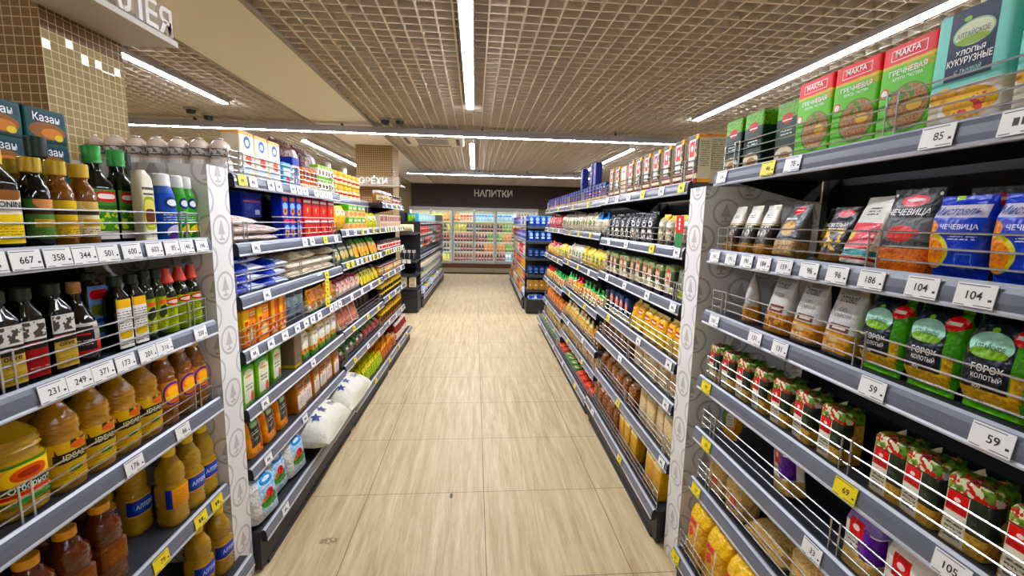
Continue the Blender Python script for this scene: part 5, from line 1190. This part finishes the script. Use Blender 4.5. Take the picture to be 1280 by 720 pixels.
for r in range(2):
    row('golden_groats', 1, 1.86, 2.06, 2, Z, f'{["front", "rear"][r]} rank golden groats pack nearest the panel', 'pack', 'right base', inset=-.01+.09*r, group='golden groats packs nearest the right panel')
    row('golden_groats', 1, 2.20, 2.52, 3, Z, f'{["front", "rear"][r]} rank golden groats pack after the gap', 'pack', 'right base', inset=-.01+.09*r, group='golden groats packs after the gap')
    row('buckwheat', 1, 2.55, 3.12, 5, Z, f'{["front", "rear"][r]} rank clear bag of buckwheat', 'bag', B1+' base', inset=-.01+.09*r, group='buckwheat bags on the base deck', rnd=6)
# ================================================================ right, second and third far bays: pasta
B2, B3 = 'right bay two', 'right bay three'
Z = s_(ZR2[0])
carton('navy_pasta', 'pasta_carton', .085, .05, .125, '1a2458', [('ell', .5, .5, .32, .2, '3a4a9a'), ('rect', .2, .46, .8, .56, 'c83a34'), ('band', 0, .28, 'd8b48a'), ('band', .9, 1, '2a3a7a')])
row('navy_pasta', 1, 3.17, 4.57, 13, Z, 'navy pasta carton', 'carton', B2+' top shelf')
row('navy_pasta', 1, 4.61, 6.0, 13, s_(ZR3[0]), 'navy pasta carton', 'carton', B3+' top shelf')
carton('navy_tall', 'pasta_carton', .085, .05, .17, '17225c', [('ell', .5, .6, .32, .14, '3a4a9a'), ('rect', .2, .57, .8, .63, 'c83a34'), ('blobs', .1, .1, .9, .4, 40, '4a5aa8')])
for i, y in enumerate((3.52, 3.63, 3.98)): put('navy_tall', 1, y, Z+.1265, .03, label=f'tall navy pasta carton standing on the row below, {ORD[i+1]} from near end', cat='carton', group='tall navy pasta cartons')
PY = ('g', 'e8b83a', 'c8861e', 70)
def pasta(key, top, mid, grain=PY, w=.104, h=.165, style='tie'):
    pouch(key, 'pasta_bag', w, .08, h, grain, [('band', .66, 1, top), ('ell', .5, .45, .3, .16, mid), ('band', .0, .08, top)], style=style, rough=.2, wr=.6)
pasta('pasta_blue', '3a7ac8', 'efe6d0', ('g', 'e4d8b8', 'c8b48a', 60)); pasta('pasta_green', '1f9a44', 'd8603a', ('g', 'e4c48a', 'b8864a', 70)); pasta('pasta_red', 'd02c24', 'e8c83a', ('g', 'e8b45a', 'c8722a', 70)); pasta('pasta_yellow', 'e8c822', '2f7a34', ('g', 'efc63a', 'c89a1e', 70), style='pillow'); pasta('pasta_white', 'd8d2c0', '4a7a3a', ('g', 'e8dcc0', 'c8a878', 60), style='pillow'); pasta('pasta_red2', 'd8281e', 'f0d8c8', 'd8342a', style='pillow')
Z = s_(ZR2[1]); row('pasta_blue', 1, 3.18, 3.46, 2, Z, 'blue topped pasta bag', 'bag', B2+' second shelf'); row('pasta_white', 1, 3.48, 4.56, 8, Z, 'white and green pasta bag', 'bag', B2+' second shelf', rnd=8, lean=8)
Z = s_(ZR3[1]); row('pasta_red2', 1, 5.1, 6.02, 7, Z, 'bright red pasta bag', 'bag', B3+' second shelf', lean=8); row('pasta_white', 1, 4.62, 5.08, 4, Z, 'white and green pasta bag', 'bag', B3+' second shelf', lean=8)
Z = s_(ZR2[2]); row('pasta_green', 1, 3.18, 3.62, 4, Z+.0, 'green topped pasta bag', 'bag', B2+' third shelf', inset=.15); row('pasta_yellow', 1, 3.18, 3.95, 6, Z, 'bright yellow pasta bag', 'bag', B2+' third shelf', lean=6, rnd=5); row('pasta_white', 1, 3.98, 4.56, 5, Z, 'white and green pasta bag', 'bag', B2+' third shelf', lean=8)
Z = s_(ZR3[2]); row('pasta_red', 1, 5.2, 6.02, 7, Z, 'red topped pasta bag', 'bag', B3+' third shelf', lean=6); row('pasta_yellow', 1, 4.62, 5.18, 5, Z, 'bright yellow pasta bag', 'bag', B3+' third shelf', lean=8)
Z = s_(ZR2[3]); row('pasta_green', 1, 3.20, 3.92, 5, Z, 'green topped pasta bag', 'bag', B2+' fourth shelf', rnd=10); row('pasta_red', 1, 3.95, 4.20, 2, Z, 'red topped pasta bag', 'bag', B2+' fourth shelf'); row('pasta_green', 1, 4.22, 4.56, 3, Z, 'green topped pasta bag by the joint', 'bag', B2+' fourth shelf')
Z = s_(ZR3[3]); row('pasta_green', 1, 4.62, 5.5, 7, Z, 'green topped pasta bag', 'bag', B3+' fourth shelf'); row('pasta_red', 1, 5.52, 6.02, 4, Z, 'red topped pasta bag', 'bag', B3+' fourth shelf')
pasta('pasta_clear', 'd8c48a', 'e8cc6a', ('g', 'dca83a', 'a8741a', 55), w=.125, h=.16); pasta('pasta_brown', 'a8703a', 'c89a5a', ('g', '9a6430', '6a3a18', 60), h=.15); pasta('pasta_orange', 'e0862a', 'd8321f', ('g', 'e8a83a', 'c86a1e', 60), style='pillow', h=.15)
Z = s_(ZR2[4]); row('pasta_brown', 1, 3.18, 3.46, 2, Z, 'brown pasta bag', 'bag', B2+' fifth shelf'); row('pasta_clear', 1, 3.48, 4.56, 8, Z, 'clear bag of golden pasta', 'bag', B2+' fifth shelf', rnd=8)
Z = s_(ZR3[4]); row('pasta_orange', 1, 4.62, 6.02, 11, Z, 'orange pasta bag', 'bag', B3+' fifth shelf', lean=6)
pouch('pasta_flat', 'pasta_bag', .105, .06, .115, ('g', 'd8a63a', 'a87a22', 60), [('band', .82, 1, 'c8b07a'), ('ell', .5, .5, .2, .2, 'e8cc7a')], style='block', rough=.2, wr=.6)
Z = s_(ZR2[5]); row('pasta_flat', 1, 3.18, 4.56, 12, Z, 'small clear bag of golden pasta', 'bag', B2+' sixth shelf')
Z = s_(ZR3[5]); row('pasta_flat', 1, 4.62, 6.02, 12, Z, 'small clear bag of golden pasta', 'bag', B3+' sixth shelf')
pillow('red_flat', 'pasta_bag', .12, .17, .055, 'c8281e', [('blobs', .1, .1, .9, .9, 40, 'e8762a'), ('rect', .2, .4, .8, .6, 'f0e0d0')], wr=.6); pillow('green_flat', 'pasta_bag', .12, .17, .055, '1f7a3a', [('blobs', .1, .1, .9, .9, 40, 'd8c48a'), ('rect', .2, .4, .8, .6, 'f0e8d8')], wr=.6)
Z = BR2-.007
row('red_flat', 1, 3.18, 3.74, 4, Z, 'red pasta bag lying', 'bag', B2+' base', inset=-.02); row('green_flat', 1, 3.76, 4.30, 4, Z, 'green pasta bag lying', 'bag', B2+' base', inset=-.02); row('red_flat', 1, 4.32, 4.72, 3, Z, 'red pasta bag lying beyond the green ones', 'bag', 'right base', inset=-.02)
row('green_flat', 1, 4.74, 6.02, 9, Z, 'green pasta bag lying', 'bag', B3+' base', inset=-.02)
for i, n in ((0, 5), (1, 3), (2, 3), (3, 2), (4, 1), (5, 1)): tickets(1, ZR1[i], f'right bay one {sh(i)[:-6]} rail', [(1.86, '', i in (0,))]+many(n, 1.98, 3.1, .3))
tickets(1, BR1-.05, 'right bay one base rail', [(2.28, '', 1), (2.9, '', 0)], F=FRONT[1]-.055)
for i, n in ((0, 2), (1, 3), (2, 3), (3, 2), (4, 2), (5, 2)):
    tickets(1, ZR2[i], f'right bay two {sh(i)[:-6]} rail', many(n, 3.2, 4.5, .7)); tickets(1, ZR3[i], f'right bay three {sh(i)[:-6]} rail', many(n, 4.65, 6.0, .4))
tickets(1, BR2-.05, 'right bays two and three base rail', many(5, 3.2, 6.1, .5), F=FRONT[1]-.055)

# ================================================================ drinks coolers on the back wall
def cool(xc0, xc1, label):
    W = xc1-xc0; Yf = 12.42
    root = empty('drinks_cooler', lay((xc0+xc1)/2, Yf), ROT); hw = W/2-.003
    CW = M('dfe0de', .35)
    b = MB(); b.box(-hw, .50, .30, hw, .55, 1.74).box(-hw, .03, .30, -hw+.02, .50, 1.74).box(hw-.02, .03, .30, hw, .50, 1.74).box(-hw, .0, .28, hw, .55, .33)
    obj('cabinet', b.mesh('cabinet', CW, False), root)
    b = MB(); b.prism([(-.04, 1.73), (-.04, 1.79), (.55, 1.79), (.55, 1.73)], 'x', -hw, hw); obj('canopy', b.mesh('canopy', CW, False), root)
    b = MB(); b.prism([(.05, 1.725), (.05, 1.73), (.09, 1.73), (.09, 1.725)], 'x', -hw+.05, hw-.05); obj('canopy_lamp', b.mesh('canopy_lamp', glow('cooler lamp', 'f4fbff', FRIDGE_LAMP), False), root)
    for z in (.585, .855, 1.125, 1.405):
        b = MB(); b.box(-hw+.05, .10, z-.006, hw-.05, .112, z); obj('shelf_lamp', b.mesh('shelf_lamp', glow('cooler lamp', 'f4fbff', FRIDGE_LAMP), False), root)
    b = MB(); b.box(-hw, -.035, .165, hw, .5, .28); obj('bumper', b.mesh('bumper', M('6a3d1c', .4), False), root)
    b = MB(); b.prism([(-.02, .035), (-.03, .16), (.5, .16), (.5, .035)], 'x', -hw, hw); obj('kick_plate', b.mesh('kick_plate', M('a79f8c', .45), False), root)
    b = MB(); b.box(-hw, .03, 0, hw, .5, .035); obj('plinth', b.mesh('plinth', DARK, False), root)
    for z in (.60, .87, 1.14, 1.42):
        b = MB(); b.box(-hw+.02, .09, z-.012, hw-.02, .50, z); o = obj('shelf', b.mesh('shelf', CW, False), root)
        b = MB(); b.prism([(.075, z-.022), (.09, z-.022), (.09, z+.008), (.083, z+.008)], 'x', -hw+.02, hw-.02); obj('price_strip', b.mesh('price_strip', M('efe9b0' if z > .9 else 'ecebe4', .4), False), o)
    gl, nt, bb = base_mat('cooler glass', .04, alpha=.07); bb.inputs['Base Color'].default_value = (.9, 1, .98, 1)
    for i in (0, 1):
        x0 = -hw+i*hw+.004; x1 = x0+hw-.008
        b = MB()
        b.box(x0, -.02, .33, x0+.022, .02, 1.73).box(x1-.022, -.02, .33, x1, .02, 1.73).box(x0+.022, -.02, .33, x1-.022, .02, .36).box(x0+.022, -.02, 1.70, x1-.022, .02, 1.73)
        d = obj('door', b.mesh('door', M('d4d8d8', .3), False), root)
        b = MB(); b.box(x0+.022, -.003, .36, x1-.022, .003, 1.70); obj('glass_pane', b.mesh('glass_pane', gl, False), d)
        hx = x1-.016 if i == 0 else x0+.016
        b = MB(); b.path([(hx, -.02, .85), (hx, -.05, .85), (hx, -.05, 1.15), (hx, -.02, 1.15)], .008); obj('handle', b.mesh('handle', M('9aa0a0', .3, metal=.8)), d)
    tag(root, label, 'drinks cooler', 'glass door drinks coolers')
for i, (a, c) in enumerate(((-1.76, -.6), (-.6, .56), (.56, 1.72))):
    cool(a, c, ['glass door drinks cooler at the left end of the back wall', 'glass door drinks cooler in the middle of the back wall', 'glass door drinks cooler at the right of the back wall'][i])
def drink(key, col, lab, capc, r=.037, h=.22, trans=0):
    bottle(key, 'drink_bottle', rd((0, r*.9), (.005, r), (h*.58, r), (h*.68, r*.85), (h*.85, .015), (h*.9, .014)), M(col, .12, coat=.4), cyl(h*.89, h, .016), M(capc, .4), [(h*.25, h*.52, 3.1, 3.1, lab, [('ell', .5, .5, .12, .3, 'f0e8e0')])], seg=14)
drink('cola', '2a100a', 'c8241c', 'c8241c'); drink('orange_drink', 'e88a14', 'f0a82a', 'e8761a'); drink('lemon', 'e8d23a', 'f2e86a', '3a8a34'); drink('lime', '3f9a34', 'c8e03a', '2f7a2a'); drink('water', 'a9d2e4', '4a9ad8', '3a6ac8'); drink('dark_drink', '241c1c', 'd8d4cc', '1c1c1e'); drink('milk', 'e8ecec', '5aa0d8', '3a7ac8')
carton('juice', 'juice_carton', .07, .07, .2, 'ecdcc8', [('band', .6, .85, 'd8503a'), ('ell', .5, .35, .3, .18, 'e8a02a')]); carton('juice_blue', 'juice_carton', .07, .07, .2, 'b8dcec', [('band', .7, .9, '3a7ac8'), ('rect', .2, .3, .8, .55, 'ecf4f8')])
FROWS = [(1.42, ['lemon']*4+['orange_drink']*4+['juice']*4+['juice_blue']*12+['water']*2+['dark_drink']*4+['milk']*4), (1.14, ['dark_drink']*5+['lemon']*5+['dark_drink']*5+['cola']*6+['lime']*3+['orange_drink']*3+['dark_drink']*3+['orange_drink']*4),
         (.87, ['cola']*17+['lime']*4+['orange_drink']*3+['dark_drink']*6+['orange_drink']*4), (.60, ['dark_drink']*8+['cola']*8+['orange_drink']*6+['lime']*3+['dark_drink']*9), (.335, ['orange_drink']*2+['lemon']*4+['cola']*6+['cola']*10+['milk']*3+['water']*5+['juice_blue']*4)]
NICE = {'cola': 'dark cola bottle with red label', 'orange_drink': 'orange drink bottle', 'lemon': 'pale yellow drink bottle', 'lime': 'green drink bottle', 'water': 'pale blue drink bottle', 'dark_drink': 'dark drink bottle with pale label', 'milk': 'white drink bottle with blue cap', 'juice': 'cream and red juice carton', 'juice_blue': 'light blue juice carton'}
for ri, (z, seq) in enumerate(FROWS):
    cnt = {}; n = len(seq); x = -1.145
    for i, k in enumerate(seq):
        if abs(x+.6) < .075: x = -.525
        if abs(x-.56) < .075: x = .635
        if x > 1.66: break
        K = KIND[k]; p = lay(x, 12.42+.10+K.d/2, z+.001)
        parts = K.parts; o = bpy.data.objects.new(K.name, None if len(parts) > 1 else parts[0][1]); C.objects.link(o); o.location = p; o.rotation_euler = ROT
        if len(parts) > 1:
            for nm, me in parts:
                c = bpy.data.objects.new(nm, me); C.objects.link(c); c.parent = o
        cnt[k] = cnt.get(k, 0)+1
        tag(o, f'{NICE[k]}, {ORD[cnt[k]]} of its kind from left, cooler {["top", "second", "third", "fourth", "bottom"][ri]} row', 'carton' if 'juice' in k else 'bottle', f'{NICE[k]} cooler row {["one", "two", "three", "four", "five"][ri]}')
        x += .0825

# ================================================================ gondolas beyond the cross aisle
FRONT[-2] = 1.02; FRONT[2] = .70
def far_bay(s, F, y0, y1, zs, basez, label, back=1.56):
    old = FRONT[s]; FRONT[s] = F
    bay(label, s, y0, y1, [(z, ()) for z in zs], basez, back, group='far shelving bays'); FRONT[s] = old
FL = [.38, .58, .80, 1.36]; FRZ = [.36, .58, .82, 1.09, 1.34]
for i in range(3): far_bay(-1, 1.01, 7.34+i*1.33, 8.66+i*1.33, FL, .20, f'far left shelving bay beyond the cross aisle, {ORD[i+1]} from near end')
for i in range(3): far_bay(1, .69, 7.34+i*1.28, 8.61+i*1.28, FRZ, .20, f'far right shelving bay beyond the cross aisle, {ORD[i+1]} from near end')
b = MB(); b.box(-.30, -.015, 0, .12, .015, 1.56)
for k in range(5): b.box(-.302, -.018, .25+k*.28, .122, .018, .258+k*.28)
tag(obj('closing_board', b.mesh('closing_board', M('77797a', .5), False), None, (-1.13, 11.36, .0)), 'tall grey perforated panel closing the far left shelving', 'shelving panel')
def end_display(s, x0, x1, y0, y1, zs, basez, top, label):
    root = empty('end_display', ((x0+x1)/2, (y0+y1)/2, 0)); hx, hy = abs(x1-x0)/2, (y1-y0)/2
    b = MB(); b.box(-hx, hy-.02, 0, hx, hy, top); obj('back_panel', b.mesh('back_panel', BACK, False), root)
    b = MB(); b.box(-hx, -hy, .012, hx, hy-.02, basez-.04).box(-hx-.004, -hy-.004, basez-.04, hx+.004, hy-.02, basez); obj('base_deck', b.mesh('base_deck', CHARC, False), root)
    for z in zs:
        b = MB(); b.box(-hx, -hy+.02, z+.02, hx, hy-.02, z+.035); o = obj('shelf', b.mesh('shelf', PLATE, False), root)
        b = MB(); b.prism([(-hy+.02, z+.036), (-hy+.008, z+.04), (-hy, z), (-hy+.02, z)], 'x', -hx, hx); obj('price_rail', b.mesh('price_rail', M('2f3136', .35), False), o)
    tag(root, label, 'shelving'); return root
XL0, XL1 = -1.45, -1.0
end_display(-1, XL0, XL1, 6.93, 7.31, [.36, .57, .78, 1.20], .21, 1.40, 'dark end display with pans facing the near shelves on the left')
XR0, XR1 = .68, 1.25
end_display(1, XR0, XR1, 6.95, 7.31, [.345, .575, .84, 1.10, 1.33], .21, 1.45, 'dark end display of blue packs facing the near shelves on the right')
def facing(key, xs, y, z, look, cat, group, where, lean=0, rz=0):
    K = KIND[key]
    for i, x in enumerate(xs):
        o = bpy.data.objects.new(K.name, None if len(K.parts) > 1 else K.parts[0][1]); C.objects.link(o)
        if len(K.parts) > 1:
            for nm, me in K.parts:
                c = bpy.data.objects.new(nm, me); C.objects.link(c); c.parent = o
        o.location = (x, y+K.d/2, z+.001+K.d/2*math.sin(abs(math.radians(lean)))); o.rotation_euler = (-math.radians(lean), 0, math.radians(rz))
        tag(o, f'{look}, {ORD[i+1]} from left, {where}', cat, group)
def lsp(a, c, n): return [a+(c-a)*(i+.5)/n for i in range(n)]
pouch('blue_pack', 'wipes_pack', .08, .05, .16, '2a5ab8', [('ell', .5, .6, .3, .2, 'a9cdec'), ('band', .85, 1, '6a9ad8'), ('rect', .2, .2, .8, .35, 'e8eef4')], style='pillow')
pouch('navy_pouch', 'wipes_pack', .08, .05, .14, '1c2c5a', [('ell', .5, .6, .3, .2, '4a6aa8'), ('rect', .2, .2, .8, .3, '8a9ac8')], style='pillow')
carton('kraft_box', 'kraft_carton', .085, .06, .15, 'b08a54', [('rect', .2, .3, .8, .7, '8a6434'), ('ell', .5, .5, .2, .14, 'd8c08a')])
for z, k, lk in ((1.37, 'blue_pack', 'bright blue pack'), (1.14, 'blue_pack', 'bright blue pack'), (.88, 'navy_pouch', 'navy blue pack'), (.615, 'navy_pouch', 'navy blue pack'), (.385, 'kraft_box', 'kraft brown carton')):
    facing(k, lsp(.69, 1.24, 6), 6.985, z-.004, lk, 'pack' if k != 'kraft_box' else 'carton', f'{lk}s on the right end display {z}', f'right end display at {["shin", "knee", "thigh", "waist", "chest"][[.385, .615, .88, 1.14, 1.37].index(z)]} height', lean=14 if 'blue' in lk else 0)
pillow('blue_film', 'water_pack', .26, .22, .10, 'cfdff0', [('blobs', 0, 0, 1, 1, 14, '3a5ac8'), ('rect', .2, .35, .8, .6, '2a48b8')], wr=.7)
facing('blue_film', [.84, 1.105], 6.96, .211, 'pale blue film wrapped pack lying', 'pack', 'film wrapped packs', 'base of the right end display')
pouch('white_blue', 'water_pack', .2, .12, .135, 'dce6f2', [('blobs', .1, .1, .9, .9, 16, '4a6ad0'), ('band', .8, 1, 'aac2e8')], style='block', wr=.7)
put('white_blue', 1, 7.52, .20, -.02, F=.69, label='white and blue wrapped pack on the far right base, nearest', cat='pack', group='white and blue wrapped packs')
put('white_blue', 1, 7.75, .20, -.02, F=.69, label='white and blue wrapped pack on the far right base, second', cat='pack', group='white and blue wrapped packs')
# far right stock
carton('far_red', 'grocery_carton', .09, .06, .15, 'c83a2c', [('ell', .5, .5, .3, .2, 'e8d8c4')]); carton('far_yellow', 'grocery_carton', .09, .06, .15, 'e0b42a', [('ell', .5, .5, .3, .2, 'c83a2c')]); carton('far_white', 'grocery_carton', .09, .06, .15, 'd8d4cc', [('rect', .2, .4, .8, .7, '4a7ab8')]); carton('far_blue', 'grocery_carton', .09, .06, .14, '3a5aa8', [('rect', .2, .4, .8, .7, 'd8dce4')])
FK = ['far_red', 'far_yellow', 'far_white', 'far_blue']; FN = ['red', 'yellow', 'white', 'blue']; rg = random.Random(11)
for zi, z in enumerate(FRZ+[None]):
    zz = (z+SURF) if z is not None else .194
    y = 7.40 if z is not None else 7.95
    cnt = {}
    while y < 11.05:
        k = rg.choice((3, 3, 2, 0) if zi >= 3 and z else (0, 1, 2, 0, 1))
        nrun = rg.randint(2, 4)
        for q in range(nrun):
            if y > 11.05: break
            cnt[k] = cnt.get(k, 0)+1
            put(FK[k], 1, y, zz+.001, .03 if z is not None else -.02, F=.69, label=f'small {FN[k]} carton, {ORD[min(cnt[k], 20)] if cnt[k] < 20 else "number "+str(cnt[k])} of its colour on far right {["lowest", "second", "third", "fourth", "top", "base"][zi]} shelf', cat='carton', group=f'{FN[k]} cartons far right {["lowest", "second", "third", "fourth", "top", "base"][zi]} shelf', letter=False); y += .12
        y += .03
# far left end display: pans, white boxes, trays, hanging packs and a roll
bottle('pan', 'frying_pan', rd((0, .07), (.003, .075), (.035, .10), (.038, .102), (.036, .098), (.008, .072), (.007, .004)), M('1b1c1f', .25, metal=.4), seg=28,
       extra=[('handle', [(.03, .001, .001, 2), (.031, .10, .10, 2), (.032, .10, .10, 2)], M('26272a', .3))])
K = KIND['pan']; b = MB(); b.path([(.098, 0, .032), (.13, 0, .042), (.24, 0, .05)], .009, 8); K.parts[1] = ('handle', b.mesh('handle', M('26272a', .35)))
def loose(key, loc, label, cat, group=None, rot=(0, 0, 0)):
    K = KIND[key]; o = bpy.data.objects.new(K.name, None if len(K.parts) > 1 else K.parts[0][1]); C.objects.link(o); o.location = loc; o.rotation_euler = rot
    if len(K.parts) > 1:
        for nm, me in K.parts:
            c = bpy.data.objects.new(nm, me); C.objects.link(c); c.parent = o
    return tag(o, label, cat, group)
for i in range(3): loose('pan', (-1.13, 7.10, .606+.021*i), f'black frying pan nested on the left end display, {["lowest", "middle", "topmost"][i]}', 'frying pan', 'nested frying pans', (0, 0, -.5))
bottle('lid_dome', 'pan_lid', rd((0, .092), (.004, .093), (.02, .083), (.04, .05), (.05, .012)), M('9a9ea2', .12, metal=.6), rd((.05, .006), (.058, .014), (.068, .014), (.072, .008)), M('1c1c1e', .4), seg=28)
loose('lid_dome', (-1.335, 7.14, .606), 'grey domed pan lid beside the nested pans', 'pan lid')
carton('cream_box', 'storage_box', .10, .08, .075, 'dccfb6', [('rect', .2, .3, .8, .7, 'c8b490'), ('band', .9, 1, 'efe6d2')])
for t in range(2): facing('cream_box', lsp(-1.42, -1.02, 3), 6.98, .397+.0765*t, f'cream box in the {["lower", "upper"][t]} tier', 'box', 'cream boxes', 'left end display')
b = MB(); b.prism([(-.19, .0), (-.20, .06), (-.205, .062), (-.205, .066), (.205, .066), (.205, .062), (.20, .06), (.19, 0)], 'x', -.15, .15)
for i in range(2): tag(obj('black_tray', b.mesh('black_tray', M('232428', .35), False), None, (-1.20, 7.10, .2105+.067*i), (0, 0, PI/2)), f'black tray stacked on the left end display base, {["lower", "upper"][i]}', 'tray', 'black trays')
for i, x in enumerate(lsp(-1.44, -1.02, 6)):
    b = MB(); b.box(-.028, -.001, -.03, .028, 0, .03)
    if i < 5: tag(obj('price_ticket', b.mesh('price_ticket', M('f2f1ee', .5), False), None, (x, 6.927, .80)), f'white ticket on the dark rail of the left end display, {ORD[i+1]} from left', 'price ticket', 'tickets on the left end display')
pouch('dark_utensil', 'utensil_pack', .06, .04, .16, '2a2a2e', [('rect', .1, .7, .9, .95, 'c8c4bc'), ('rect', .4, .1, .6, .7, '8a8a8e')], style='brick')
facing('dark_utensil', lsp(-1.44, -1.02, 6), 6.97, .816, 'dark utensil pack', 'pack', 'dark utensil packs', 'left end display')
b = MB(); b.loft(rd((0, .02), (0, .058), (.002, .060), (.338, .060), (.34, .058), (.34, .02), (.335, .02)), 24)
tag(obj('paper_roll', b.mesh('paper_roll', M('efd9a0', .6)), None, (-1.42, 7.10, 1.296), (0, PI/2, 0)), 'cream paper roll lying on top of the left end display', 'paper roll')
# hanging packs on prongs along the far left bays
def hang(y, z, col1, col2, label, group, wd=.09, hh=.16):
    x = -1.04
    root = empty('hanging_pack', (x, y, z)); key = ('hang', col1, col2, wd, hh)
    if key not in _tag:
        b = MB(); R = rrect(wd, .012, hh, .002); b.loft([(r[0]-hh, *r[1:]) for r in R], 16)
        me = b.mesh('card', print_mat('hang '+col1, col1, [('band', .72, 1, col2), ('ell', .5, .4, .3, .2, col2), ('rect', .2, .8, .8, .9, 'f0ece4')], .4))
        b = MB(); b.loft([(-hh*.75, .004, .004, 3), (-hh*.72, wd*.36, .016, 4), (-hh*.35, wd*.36, .016, 4), (-hh*.32, .004, .004, 3)], 16)
        for i, v in enumerate(b.v): b.v[i] = (v[0], v[1]-.010, v[2])
        m2 = b.mesh('blister', M(col2, .15, coat=.4))
        b = MB(); b.tube((0, .42, .006), (0, -.03, .006), .003); m3 = b.mesh('prong', M('b8b8bc', .3, metal=.8))
        _tag[key] = (me, m2, m3)
    for nm, me in zip(('card', 'blister', 'prong'), _tag[key]): obj(nm, me, root)
    root.rotation_euler = (0, 0, PI/2); tag(root, label, 'hanging pack', group)
CL = [('c8b8ac', 'b8302a', 'red and cream'), ('3a3a40', '8a8a90', 'charcoal'), ('d8d4cc', '5a5e66', 'pale grey'), ('d8602a', '2a2a2e', 'orange')]
for r, z in enumerate((1.33, 1.14)):
    for i in range(22):
        c = CL[(i//3+r*2) % 4] if r else CL[(0, 0, 2, 1)[i//4 % 4]]
        hang(7.45+i*.17, z, c[0], c[1], f'{c[2]} hanging pack, {ORD[min(i+1,20)] if i < 20 else ["last but one", "last"][i-20]} from near end, {["upper", "lower"][r]} row', f'{c[2]} hanging packs')
carton('far_mix', 'grocery_carton', .12, .06, .13, '6fb4dc', [('rect', .5, .0, 1, 1, 'b8cc3a'), ('ell', .5, .5, .3, .3, 'e8e4d8')])
pouch('blue_hang', 'blue_pack', .12, .04, .3, '2454b8', [('ell', .5, .6, .3, .16, 'e8eef4'), ('blobs', .1, .1, .9, .4, 30, '8ab4e8')], style='pillow')
bottle('bowl', 'steel_bowl', rd((0, .05), (.004, .055), (.05, .085), (.053, .087), (.05, .083), (.006, .05), (.005, .003)), M('a8abb0', .2, metal=.8), seg=22)
bottle('tub', 'plastic_tub', rd((0, .05), (.004, .055), (.09, .065), (.095, .066)), M('e4e2da', .3), rd((.094, .067), (.096, .069), (.104, .069), (.106, .064)), M('d8d23a', .35), seg=20)
for zi, z in enumerate(FL):
    k, nm, n = (('tub', 'white tub with yellow lid', 22), ('cream_box', 'cream storage box', 26), ('bowl', 'steel bowl', 20), ('far_mix', 'bright grocery carton', 24))[zi]
    for i in range(n):
        y = 7.42+(11.2-7.42)*(i+.5)/n
        if zi in (2,) or zi < 2 or i < 16: put(k, -1, y, z+SURF+.001, .03, F=1.01, label=f'{nm}, {ORD[i+1] if i < 20 else ORD[n-i]+" from far end"}{" from near end" if i < 20 else ""}, far left {["lowest", "second", "third", "top"][zi]} shelf', cat=nm.split()[-1], group=f'{nm}s far left')
for i, y in enumerate(lsp(7.5, 11.1, 9)): put('tub' if i % 3 else 'white_blue', -1, y, .195, -.03, F=1.01, label=f'{"white tub" if i % 3 else "white film pack"} on the far left base deck, {ORD[i+1]} from near end', cat='tub' if i % 3 else 'pack', group='goods on the far left base deck')
carton('puzzle', 'toy_carton', .16, .06, .12, '8ac43a', [('ell', .5, .5, .3, .3, 'e8d23a'), ('band', .85, 1, '4a9ad8')])
for i, y in enumerate((7.6, 7.85, 8.1)): put('puzzle', -1, y, 1.4035, .16, F=1.01, label=f'green and blue carton on top of the far left shelving, {ORD[i+1]} from near end', cat='carton', group='cartons on top of the far left shelving')
